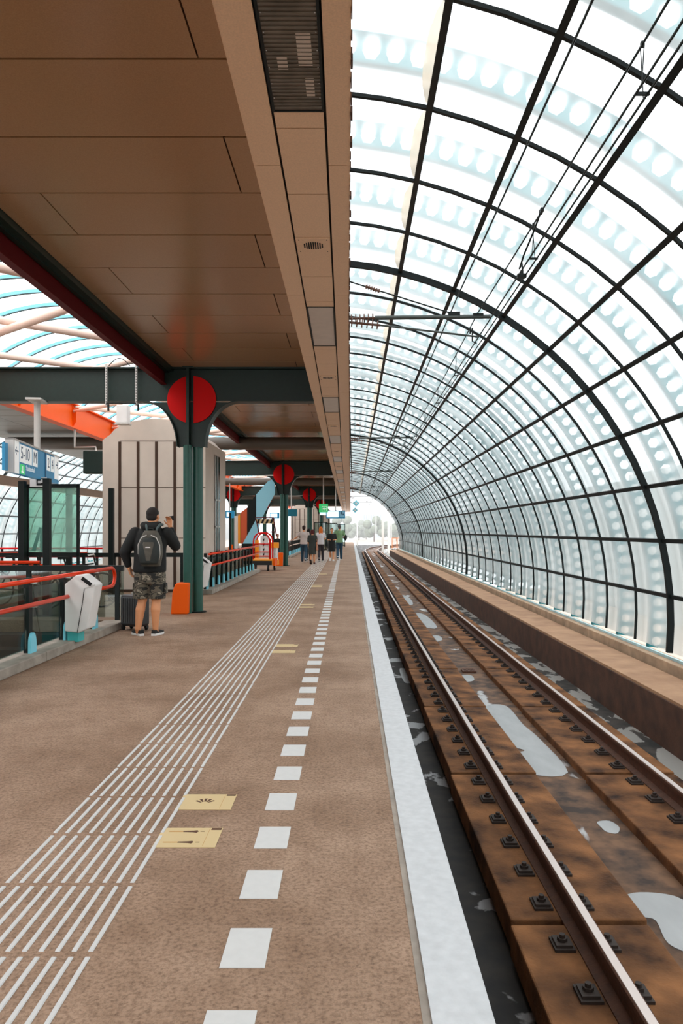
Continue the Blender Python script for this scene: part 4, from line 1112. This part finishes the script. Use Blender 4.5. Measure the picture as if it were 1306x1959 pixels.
# ------------------------------------------------------------------ people
def remeshed(m, name, mt, parent, vox, smooth=4, fac=.5):
    o = m.build(name, mt, parent)
    r = o.modifiers.new('rm', 'REMESH'); r.mode = 'VOXEL'; r.voxel_size = vox; r.use_smooth_shade = True
    if smooth:
        s = o.modifiers.new('sm', 'SMOOTH'); s.factor = fac; s.iterations = smooth
    return o
def hand(m, wrist, d, side, palmn, curl=.5, s=1.0, fr=.009):
    """palm and five fingers; d = direction of the hand, palmn = palm normal, side = thumb side vector"""
    wrist = Vector(wrist); d = Vector(d).normalized(); n = Vector(palmn).normalized(); u = d.cross(n).normalized()
    if u.dot(Vector(side)) < 0: u = -u       # u points to the thumb
    m.cap(wrist-d*.02, wrist+d*.02, .028*s, .026*s)
    for k, (off, L) in enumerate(((.030,.072),(.010,.080),(-.011,.074),(-.031,.058))):
        base = wrist+d*.085*s+u*off*s; m.cap(wrist+d*.02*s+u*off*.7*s, base, .015*s, .0125*s)
        a = .35*curl; p = base; dd = d
        for q, fl in enumerate((.45,.32,.25)):
            a = curl*(.5+.55*q); dd = (d*math.cos(a)+n*math.sin(a)).normalized(); p2 = p+dd*L*fl*s
            m.cap(p, p2, fr*(1.05-.08*q)*s, fr*(.97-.08*q)*s); p = p2
    b0 = wrist+d*.025*s+u*.022*s; b1 = b0+(d*.6+u*.8+n*.3).normalized()*.042*s; b2 = b1+(d*.9+u*.25+n*.5).normalized()*.034*s
    m.cap(b0, b1, .015*s, .0115*s); m.cap(b1, b2, .0115*s, .009*s)
def head(m, c, yaw=0, s=1.0, tilt=0):
    """head facing +y at yaw 0; c = centre of skull"""
    R = Matrix.Rotation(yaw, 3, 'Z') @ Matrix.Rotation(tilt, 3, 'X'); c = Vector(c)
    q = lambda x, y, z: c + R @ Vector((x, y, z))*s
    m.ball(q(0,-.008,.025), (.076*s,.094*s,.090*s), 20, 14, R); m.ball(q(0,.022,-.045), (.060*s,.066*s,.075*s), 16, 12, R)
    m.ball(q(0,.048,-.088), (.028*s,.028*s,.024*s), 10, 8, R)
    m.cap(q(0,.088,.0), q(0,.104,-.030), .010*s, .015*s)             # nose
    m.ball(q(.013,.098,-.034), .009*s, 8, 6); m.ball(q(-.013,.098,-.034), .009*s, 8, 6)
    m.ball(q(0,.084,-.064), (.024*s,.010*s,.007*s), 10, 6, R); m.ball(q(0,.083,-.075), (.020*s,.010*s,.007*s), 10, 6, R)
    m.cap(q(-.038,.074,.028), q(.038,.074,.028), .012*s, .012*s)      # brow
    for sx in (-1, 1):
        m.ball(q(.078*sx,-.008,-.006), (.010*s,.020*s,.033*s), 10, 8, R)
        m.ball(q(.05*sx,.05,-.02), (.022*s,.022*s,.022*s), 8, 6, R)
    return q, R
def eyes(q, root, s):
    m = MB()
    for sx in (-1, 1): m.ball(q(.031*sx,.0835,.006), .0085*s, 8, 6)
    m.build('eyes', M['hair'], root)
def hairshell(q, R, s, mt, root, vox, length=0, style='short', curl=0):
    m = MB()
    m.ball(q(0,-.020,.040), (.086*s,.098*s,.088*s), 20, 14, R); m.ball(q(0,-.050,-.015), (.078*s,.062*s,.085*s), 16, 12, R)
    if style == 'long':
        for sx in (-1,-.5,0,.5,1):
            m.cap(q(.055*sx,-.055,.0), q(.070*sx,-.085,-length), .045*s, .030*s)
        m.cap(q(-.078,-.01,.02), q(-.088,-.02,-length*.8), .022*s, .018*s); m.cap(q(.078,-.01,.02), q(.088,-.02,-length*.8), .022*s, .018*s)
    if style == 'bun': m.ball(q(0,-.10,.06), .045*s, 10, 8)
    # keep the face clear
    o = remeshed(m, 'hair', mt, root, vox, 2)
    return o
def torso(m, pts):
    """stack of elliptical sections: (centre, half width, half depth)"""
    rings = []; n = 22
    for c, a, b_ in pts:
        c = Vector(c); rings.append([c+Vector((a*math.cos(2*math.pi*k/n)*(abs(math.cos(2*math.pi*k/n))**-.12 if abs(math.cos(2*math.pi*k/n)) > .05 else 1), b_*math.sin(2*math.pi*k/n), 0)) for k in range(n)])
    m.rings(rings)
def shoe(loc, yaw, mt_u, mt_s, root, L=.28, low=True, name='shoe', toe=0):
    R = Matrix.Rotation(yaw, 3, 'Z') @ Matrix.Rotation(-toe, 3, 'X'); c = Vector(loc)
    q = lambda x, y, z: c + R @ Vector((x, y, z))
    def outline(w, z, y0=0, y1=0): return [q(w*.030,-.09-y0,z), q(w*.040,-.05,z), q(w*.040,.03,z), q(w*.048,.10,z), q(w*.040,.16+y1,z), q(w*.015,.19+y1,z), q(-w*.015,.19+y1,z), q(-w*.038,.15+y1,z), q(-w*.042,.08,z), q(-w*.034,.0,z), q(-w*.038,-.05,z), q(-w*.030,-.09-y0,z)]
    m = MB(); m.rings([outline(1.05,.0), outline(1.12,.005), outline(1.12,.030), outline(1.0,.032)]); so_ = m.build('sole', mt_s, root)
    m = MB(); top = [Vector(v) for v in outline(.8,.085)]
    m.rings([outline(1.02,.0305), outline(1.0,.05), [q(x_,y_,z_) for x_,y_,z_ in [(.028,-.088,.082),(.036,-.05,.082),(.036,.02,.080),(.040,.08,.068),(.030,.13,.055),(.010,.155,.05),(-.010,.155,.05),(-.030,.12,.058),(-.036,.06,.070),(-.032,.0,.080),(-.034,-.05,.082),(-.028,-.088,.082)]]])
    m.build(name, mt_u, root, smooth=True)

# --- man with backpack, standing with his back to the camera
a = P(287,1215,10.5)
root = thing('person', (a.x, 10.5, 0), 'person in black hooded jacket and camouflage shorts holding a phone up, beside a suitcase', 'person')
PX = lambda px, py, y=0: Vector(((px-287)*.0075, y, (1215-py)*.0075))
m = MB(); vx = .0075
hc = PX(292,991,.02); hc.z = 1.705
q, R = head(m, hc, yaw=-.18, s=1.05)
m.cap((.03,-.005,1.62),(.03,-.01,1.50),.062,.075)
torso(m, [((0,0,.88),.18,.12),((0,0,1.0),.20,.14),((0,0,1.2),.19,.13),((.01,0,1.40),.21,.12),((.02,0,1.5),.16,.09)])
# legs
for hx, kx, kz, fx, fy in ((-.10,-.115,.50,-.155,-.03),(.10,.085,.50,.085,.0)):
    m.cap((hx,0,.90),(kx,.01,kz),.105,.068); m.cap((kx,.01,kz),((kx+fx)/2+.0,-.022,.36),.062,.068); m.cap(((kx+fx)/2,-.022,.36),(fx,fy-.03,.10),.066,.041)
    m.cap((fx,fy-.03,.10),(fx,fy-.01,.055),.042,.040); m.cap((fx,fy-.02,.045),(fx-.01,fy+.10,.035),.036,.028)
# arms: left akimbo, right lifting a phone beside the face
sl, el, wl_ = Vector((-.21,0,1.48)), Vector((-.345,-.06,1.19)), Vector((-.300,-.02,.975))
sr, er, wr = Vector((.24,0,1.48)), Vector((.335,.12,1.28)), Vector((.235,.20,1.565))
m.cap(sl,el,.062,.048); m.cap(el,wl_,.046,.032); m.cap(sr,er,.062,.048); m.cap(er,wr,.046,.032)
hand(m, wl_, (.30,.15,-1), (0,1,0), (1,0,0), .5, 1.08)
hand(m, wr, (-.10,.05,1), (-1,0,0), (-.3,-1,.1), 1.0, 1.05)
remeshed(m, 'body', M['skin'], root, .0065, 2)
eyes(q, root, 1.05)
m = MB(); m.ball(q(0,-.016,.044), (.083*1.05,.097*1.05,.083*1.05), 20, 14, R); m.ball(q(0,-.048,-.005), (.074*1.05,.056*1.05,.072*1.05), 16, 12, R)
remeshed(m, 'hair', M['hair'], root, .008, 2)
# jacket
m = MB()
torso(m, [((-.005,0,.90),.225,.155),((-.005,0,.93),.235,.165),((0,0,1.05),.232,.165),((0,0,1.2),.228,.16),((.01,0,1.36),.238,.15),((.015,0,1.46),.222,.125),((.02,0,1.53),.15,.10),((.03,0,1.575),.105,.095)])
m.cap(sl+Vector((.0,0,-.02)),el,.094,.078); m.cap(el,wl_+(el-wl_)*.18,.075,.052)
m.cap(sr+Vector((.0,0,-.02)),er,.094,.078); m.cap(er,wr+(er-wr)*.22,.075,.052)
m.cap((-.075,-.055,1.575),(.12,-.055,1.575),.052,.052); m.cap((-.06,-.08,1.55),(.11,-.08,1.55),.050,.050); m.cap((-.065,.02,1.59),(.125,.02,1.59),.042,.042)
remeshed(m, 'jacket', M['jersey'], root, .011, 4)
# shorts
m = MB()
torso(m, [((0,0,.99),.195,.135),((0,0,.9),.222,.150),((0,0,.80),.228,.155),((0,.0,.74),.21,.14)])
for hx, kx in ((-.108,-.128),(.108,.105)):
    n = 16
    rg = []
    for cx, z, a_, b_ in ((hx,.84,.115,.14),(hx,.72,.118,.13),((hx+kx)/2,.62,.116,.122),(kx,.55,.118,.12),(kx,.525,.120,.12)):
        rg.append([Vector((cx+a_*math.cos(2*math.pi*k/n), b_*math.sin(2*math.pi*k/n), z)) for k in range(n)])
    m.rings(rg)
remeshed(m, 'shorts', M['camo'], root, .010, 3)
for px_ in (-.235,.215): MB().hexa([(px_,-.07,.60),(px_+.03,-.07,.60),(px_+.03,.06,.60),(px_,.06,.60)],[(px_,-.06,.75),(px_+.025,-.06,.75),(px_+.025,.05,.75),(px_,.05,.75)]).build('cargo_pocket', M['camo'], root, bevel=.012)
shoe((-.150,-.03,.0), .75, M['rubber'], M['white'], root)
shoe((.088,-.0,.0), -.22, M['rubber'], M['white'], root)
# phone held in the raised hand
pt = thing('phone', (root.location.x+.20, 10.5+.235, 1.665), 'small black phone held up in the raised right hand of the man with the backpack', 'phone')
m = MB(); m.hexa([(-.02,-.02,-.03),(.09,-.01,-.015),(.09,.01,-.015),(-.02,.0,-.03)],[(-.03,-.02,.035),(.08,-.01,.055),(.08,.01,.055),(-.03,.0,.035)]); m.build('case', M['rubber'], pt, bevel=.004)
m = MB(); m.tube((.0,.0,.01),(.0,.012,.012),.010,n=10); m.build('lens', M['gap'], pt)
# backpack
bp = thing('backpack', (root.location.x+.068, 10.5-.15, 1.0), 'grey and black backpack worn on the back of the man in camouflage shorts', 'backpack')
def pack(m, w, d, z0, z1, y, top=.6, n=20):
    rg = []
    for i in range(13):
        t = i/12; z = z0+(z1-z0)*t; k = (math.sin(math.pi*min(1, .16+t*.84/1.0*.92)))**.45 if t > .5 else (.80+.2*min(1, t*3))
        a_ = w*k; b_ = d*(.55+.45*math.sin(math.pi*(.12+.76*t)))
        rg.append([Vector((a_*math.copysign(abs(math.cos(2*math.pi*j/n))**.7, math.cos(2*math.pi*j/n)), y+b_*math.copysign(abs(math.sin(2*math.pi*j/n))**.75, math.sin(2*math.pi*j/n)), z)) for j in range(n)])
    m.rings(rg); return m
pack(MB(), .165, .105, 0, .50, -.06).build('main_bag', M['bag'], bp, smooth='all')
pack(MB(), .150, .05, .03, .40, -.155).build('front_pocket', M['bagblack'], bp, smooth='all')
m = MB(); m.rings([[Vector((w_*s_, -.213+dy, z)) for s_, dy in ((-1,.02),(-.7,.0),(.7,.0),(1,.02),(1,.06),(-1,.06))] for z, w_ in ((.08,.035),(.15,.05),(.25,.075),(.31,.082),(.34,.070))]); m.build('pocket_patch', M['bag'], bp, smooth=True)
m = MB(); m.prism([(-.035,.26),(.035,.26),(.028,.275),(-.028,.275)], 'y', -.222, -.213); m.build('small_badge', M['white'], bp)
for s in (-1, 1):
    m = MB(); m.path([(s*.12,-.10,.06),(s*.152,-.15,.18),(s*.15,-.165,.30),(s*.105,-.165,.40),(s*.03,-.17,.435)], .0075, 6); m.build('piping', M['grey'], bp, smooth='all')
    m = MB(); m.path([(s*.06,-.02,.46),(s*.075,.0,.54),(s*.10,.06,.585),(s*.115,.13,.585)], [.014,.016,.02,.02], 8); m.build('shoulder_strap', mat('strap_teal_grey', (.07,.10,.10), rough=.7) if s < 0 else bpy.data.materials['strap_teal_grey'], bp, smooth='all')
m = MB(); m.path([(-.04,-.05,.485),(-.025,-.06,.53),(.025,-.06,.53),(.04,-.05,.485)], .009, 6); m.build('top_handle', M['bagblack'], bp, smooth='all')

# suitcase
a = P(258,1205,11.05); sc_ = thing('suitcase', (a.x, 11.05, 0), 'charcoal wheeled suitcase standing on the platform behind the legs of the man with the backpack', 'suitcase', None, math.radians(-28))
def rbox(x0,x1,y0,y1,z0,z1,name,mt,bev):
    o = MB().box(x0,x1,y0,y1,z0,z1).build(name, mt, sc_); b_ = o.modifiers.new('b','BEVEL'); b_.width = bev; b_.segments = 5; return o
rbox(-.20,.20,-.12,.12,.06,.535,'shell',M['case'],.05)
m = MB()
for k in range(6): m.box(-.13+k*.046,-.118+k*.046,-.125,.125,.12,.49)
m.build('shell_ribs', M['case'], sc_)
m = MB(); m.box(-.203,-.19,-.01,.01,.12,.48); m.build('zip', M['steel'], sc_)
m = MB(); m.path([(-.207,-.0,.40),(-.222,-.0,.42),(-.222,-.0,.47),(-.207,-.0,.49)], .008, 6); m.path([(-.06,0,.53),(-.06,0,.56),(.06,0,.56),(.06,0,.53)], .010, 6); m.build('handles', M['steel'], sc_)
for sx in (-.15,.15):
    for sy in (-.085,.085):
        wv = MB().tube((sx,sy-.012,.028),(sx,sy+.012,.028),.028,n=16).build('wheel', M['rubber'], sc_); MB().box(sx-.022,sx+.022,sy-.024,sy+.024,.03,.07).build('wheel_housing', M['rubber'], wv)

# --- the group walking away
def cloth(name, col, rough=.85, var=.15): return mat(name, col, rough=rough, var=var, vscale=9)
def walker(px, py, H, label, yaw=0, top=None, bottom=None, dress=None, hairm=None, hairstyle='short', hairlen=.2, stride=.2, female=False, legskin=False, shoes=None, armpose=('down','down'), phase=1, sole=None, Z=None):
    Z = Z or 2100/(py-VY); a = P(px, VY, Z); s = H/1.75
    root = thing('person', (a.x, Z, 0), label, 'person', None, yaw)
    V = lambda x, y, z: Vector((x, y, z))*s
    m = MB(); sw = .165 if female else .195; hw = .16 if female else .155; vx = .0125
    q, R = head(m, V(0,.01,1.635), s=s*.98)
    m.cap(V(0,0,1.55),V(0,-.01,1.44),.050*s,.058*s)
    torso(m, [(V(0,0,.86),.14*s,.10*s),(V(0,0,.97),hw*s,.115*s),(V(0,0,1.12),.130*s,.095*s),(V(0,0,1.30),.160*s,.11*s),(V(0,0,1.42),.14*s,.085*s)])
    legs = []
    for sx, st in ((-1, phase), (1, -phase)):
        h = V(.085*sx,0,.88); back = st < 0
        if back: k = V(.085*sx,.03,.48); f = V(.085*sx,-.26*stride/.2*.8,.14)
        else: k = V(.085*sx,.13*stride/.2,.49); f = V(.085*sx,.20*stride/.2,.075)
        m.cap(h,k,.080*s,.055*s); m.cap(k,k.lerp(f,.35)+Vector((0,-.012,0)),.052*s,.054*s); m.cap(k.lerp(f,.35)+Vector((0,-.012,0)),f,.053*s,.036*s)
        m.cap(f,f+V(0,.05,-.02),.034*s,.03*s); legs.append((h,k,f,back))
    arms = []
    for sx, pose in ((-1, armpose[0]), (1, armpose[1])):
        sh = V(sw*sx,0,1.40)
        if pose == 'down': e = V((sw+.045)*sx,-.03,1.12); w_ = V((sw+.05)*sx,.05,.90); d = (0,.15,-1)
        elif pose == 'swing': e = V((sw+.05)*sx,-.10,1.14); w_ = V((sw+.06)*sx,-.06,.90); d = (0,.1,-1)
        elif pose == 'bent': e = V((sw+.07)*sx,-.04,1.14); w_ = V((sw-.01)*sx,.16,1.12); d = (-sx*.6,.8,.1)
        elif pose == 'out': e = V((sw+.13)*sx,0,1.20); w_ = V((sw+.30)*sx,.10,1.10); d = (sx*.9,.3,-.2)
        m.cap(sh,e,.048*s,.038*s); m.cap(e,w_,.037*s,.026*s)
        hand(m, w_, d, (0,1,0) if pose in ('down','swing') else (0,0,1), (-sx,0,0) if pose in ('down','swing') else (0,0,-1), .45, s*.98, .0105)
        arms.append((sh,e,w_))
    remeshed(m, 'body', M['skin'], root, .011, 2); eyes(q, root, s)
    hairshell(q, R, s, hairm, root, .014, hairlen, hairstyle)
    if dress:
        m = MB(); torso(m, [(V(0,0,.50),.20*s,.155*s),(V(0,0,.62),.205*s,.16*s),(V(0,0,.92),.195*s,.145*s),(V(0,0,1.12),.170*s,.125*s),(V(0,0,1.32),.185*s,.13*s),(V(0,0,1.43),.15*s,.10*s),(V(0,0,1.47),.085*s,.08*s)])
        for sh,e,w_ in arms: m.cap(sh, sh.lerp(e,.85), .072*s, .066*s)
        remeshed(m, 'dress', dress, root, .016, 3)
    if top:
        m = MB(); torso(m, [(V(0,0,.86),.180*s,.135*s),(V(0,0,1.0),.175*s,.130*s),(V(0,0,1.12),.160*s,.12*s),(V(0,0,1.32),.190*s if not female else .175*s,.13*s),(V(0,0,1.43),.15*s,.10*s),(V(0,0,1.47),.085*s,.08*s)])
        for sh,e,w_ in arms: m.cap(sh, sh.lerp(e,.65), .068*s, .060*s)
        remeshed(m, 'shirt', top, root, .016, 3)
    if bottom:
        m = MB(); torso(m, [(V(0,0,.80),.165*s,.115*s),(V(0,0,.95),.165*s,.125*s),(V(0,0,1.0),.150*s,.115*s)])
        for h,k,f,back in legs: m.cap(h,k,.098*s,.078*s); m.cap(k,k.lerp(f,.5),.077*s,.074*s); m.cap(k.lerp(f,.5),f,.074*s,.062*s)
        remeshed(m, 'trousers', bottom, root, .014, 3)
    for h,k,f,back in legs: shoe((f.x, f.y-.01, .10 if back else .0), 0, shoes or M['rubber'], sole or M['white'], root, toe=.9 if back else 0)
    return root, s, arms
jeans = cloth('dark_jeans', (.02,.06,.10)); black = cloth('black_cloth', (.008,.010,.010)); charcoal = cloth('charcoal_dress_cloth', (.03,.035,.03))
r, s, ar = walker(581,1076,1.73,'person in a pale shirt and dark jeans walking away, leftmost of the walking group', top=cloth('pale_shirt', (.62,.52,.48)), bottom=jeans, hairm=cloth('dark_brown_hair', (.035,.015,.01)), armpose=('out','down'), phase=1)
walker(590,1074.5,1.60,'person in black clothes, half hidden behind the walker in the grey dress', top=black, bottom=black, hairm=cloth('black_hair_walker', (.01,.008,.008)), hairstyle='long', hairlen=.12, female=True, phase=-1, Z=35)
r, s, ar = walker(597.5,1079.5,1.55,'person in a short dark grey dress with red-brown hair, walking in front of the group', dress=charcoal, hairm=cloth('auburn_hair', (.09,.012,.012)), hairstyle='long', hairlen=.10, female=True, armpose=('down','down'), phase=-1, stride=.12, shoes=cloth('brown_shoe', (.10,.03,.02)), sole=M['rubber'])
bx = thing('handbag', r.location+Vector((.21,-.02,.62)), 'light brown shoulder bag hanging on the right side of the grey-dressed walker', 'bag')
m = MB(); m.hexa([(-.05,-.13,0),(.05,-.13,0),(.05,.13,0),(-.05,.13,0)],[(-.03,-.11,.22),(.03,-.11,.22),(.03,.11,.22),(-.03,.11,.22)]); m.build('bag_body', cloth('tan_leather', (.48,.22,.14)), bx, bevel=.02)
m = MB(); m.path([(0,-.10,.20),(0,-.06,.42),(-.05,0,.62),(0,.06,.42),(0,.10,.20)], .010, 6); m.build('strap', bpy.data.materials['tan_leather'], bx)
r, s, ar = walker(613.5,1074,1.68,'person with long orange-red hair, white top and dark leggings walking away', top=cloth('white_top', (.72,.68,.70)), bottom=cloth('dark_leggings', (.035,.03,.035)), hairm=cloth('orange_red_hair', (.75,.17,.02)), hairstyle='long', hairlen=.30, female=True, armpose=('down','bent'), phase=-1)
bx = thing('handbag', r.location+Vector((.30,.05,.72)), 'black handbag carried by the walker with long orange-red hair', 'bag')
m = MB(); m.hexa([(-.06,-.12,0),(.06,-.12,0),(.06,.12,0),(-.06,.12,0)],[(-.04,-.10,.26),(.04,-.10,.26),(.04,.10,.26),(-.04,.10,.26)]); m.build('bag_body', black, bx, bevel=.02)
m = MB(); m.path([(0,-.08,.25),(0,-.05,.40),(-.05,0,.46),(0,.05,.40),(0,.08,.25)], .010, 6); m.build('strap', black, bx)
walker(634.5,1073,1.62,'person in a black knee-length dress walking towards the camera, beside the green-shirted walker', yaw=math.pi, dress=black, hairm=cloth('light_brown_hair', (.20,.08,.05)), hairstyle='bun', female=True, armpose=('bent','bent'), phase=1, stride=.12, shoes=M['white'])
r, s, ar = walker(649,1071,1.80,'person in a light green shirt and dark jeans walking away, rightmost of the group', top=cloth('light_green_shirt', (.20,.34,.17)), bottom=jeans, hairm=cloth('grey_hair', (.09,.08,.08)), armpose=('down','bent'), phase=-1)
bx = thing('shoulder_bag', r.location+Vector((.31,.02,1.02)), 'small black bag at the right elbow of the green-shirted walker', 'bag')
m = MB(); m.ball((0,0,.12),(.09,.13,.16),12,8); m.build('bag_body', black, bx, smooth='all'); m = MB(); m.path([(-.02,0,.25),(-.10,-.02,.42)], .012, 6); m.build('strap', black, bx)
# person sitting behind the luggage cart
walker(531,1064,1.35,'person in a dark jacket half hidden behind the luggage cart and the second column', top=black, bottom=jeans, hairm=cloth('hazy_fair_hair', (.55,.3,.22)), phase=1, Z=34)

# ------------------------------------------------------------------ pools of rain water on the track bed
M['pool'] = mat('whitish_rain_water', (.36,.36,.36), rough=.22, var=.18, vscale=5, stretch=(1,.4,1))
def pool(pts, z, label):
    h = EYE-z; w_ = [((px-VX)*h/(py-VY), F*h/(py-VY)) for px, py in pts]
    c = Vector((sum(p[0] for p in w_)/len(w_), sum(p[1] for p in w_)/len(w_), z)); n = len(w_); out = []
    for i in range(n):            # rounded outline through the points
        p0, p1, p2, p3 = (Vector(w_[(i+k) % n]) for k in (-1, 0, 1, 2))
        for t in (0, .25, .5, .75):
            out.append(.5*((2*p1)+(p2-p0)*t+(2*p0-5*p1+4*p2-p3)*t*t+(3*p1-p0-3*p2+p3)*t*t*t))
    m = MB(); m.prism([(v.x-c.x, v.y-c.y) for v in out], 'z', .0005, .004)
    o = m.build('puddle', M['pool']); o.location = c; tag(o, label, 'puddle')
pool([(928,1352),(968,1351),(1000,1386),(1032,1414),(1086,1478),(1012,1480),(986,1444),(1003,1436),(972,1424),(955,1388)], -1.055, 'largest whitish puddle between the rails, ragged on its left side')
pool([(1196,1716),(1238,1708),(1306,1722),(1345,1780),(1330,1822),(1278,1806),(1254,1762),(1226,1752)], -1.055, 'broad grey puddle between the rails at the right edge of the photograph')
pool([(789,1174),(812,1176),(836,1200),(812,1200),(800,1190)], -1.055, 'long pale puddle between the rails, above the middle of the track')
pool([(820,1218),(838,1216),(846,1224),(828,1228)], -1.055, 'small oval puddle between the rails just beyond the drain grate')
pool([(875,1293),(900,1292),(906,1302),(884,1304)], -1.055, 'small puddle just in front of the drain grate')
pool([(905,1336),(920,1336),(922,1342),(908,1343)], -1.055, 'tiny puddle between the drain grate and the largest puddle')
pool([(1142,1573),(1165,1571),(1184,1583),(1180,1595),(1160,1592),(1150,1584)], -1.055, 'small whitish puddle between the largest puddle and the right-edge one')
pool([(757,1140),(778,1140),(790,1156),(770,1156)], -1.055, 'thin far puddle between the rails, beyond the long pale one')
pool([(764,1280),(780,1282),(792,1302),(774,1306)], -1.2195, 'pale puddle in the dark channel beside the platform edge, farthest')

# ------------------------------------------------------------------ assumed blocks outside, added so the lower panes look greyer
M['backdrop'] = mat('grey_backdrop', (.42,.44,.43), rough=.9, var=.3, vscale=.15)
for s_, nm_ in ((1,'right'),(-1,'left')):
    xa, xb = (5.2, 300) if s_ > 0 else (-300, -16)
    struct(MB().box(xa, xb, -60, 95, -6.2, -6).build('floor_outside_'+nm_, M['ground']))
    b = MB(); x0 = 26 if s_ > 0 else -48; Z = -40
    while Z < 260:
        L = random.uniform(10, 22); b.box(x0, x0+8, Z, Z+L, -6, random.uniform(3.5, 7.5)); Z += L+random.uniform(0, 2)
    struct(b.build('wall_backdrop_'+nm_, M['backdrop']))
hz = bpy.data.materials.new('haze'); hz.use_nodes = True; t = hz.node_tree; t.nodes.clear()
out = t.nodes.new('ShaderNodeOutputMaterial'); vs_ = t.nodes.new('ShaderNodeVolumeScatter'); vs_.inputs['Density'].default_value = .006; vs_.inputs['Anisotropy'].default_value = .2
t.links.new(vs_.outputs[0], out.inputs['Volume'])
o = MB().box(-70,70,112,290,-1.4,26).build('haze', hz); tag(o, 'pale haze over the tracks and trees beyond the tunnel mouth', 'haze', None, 'stuff')
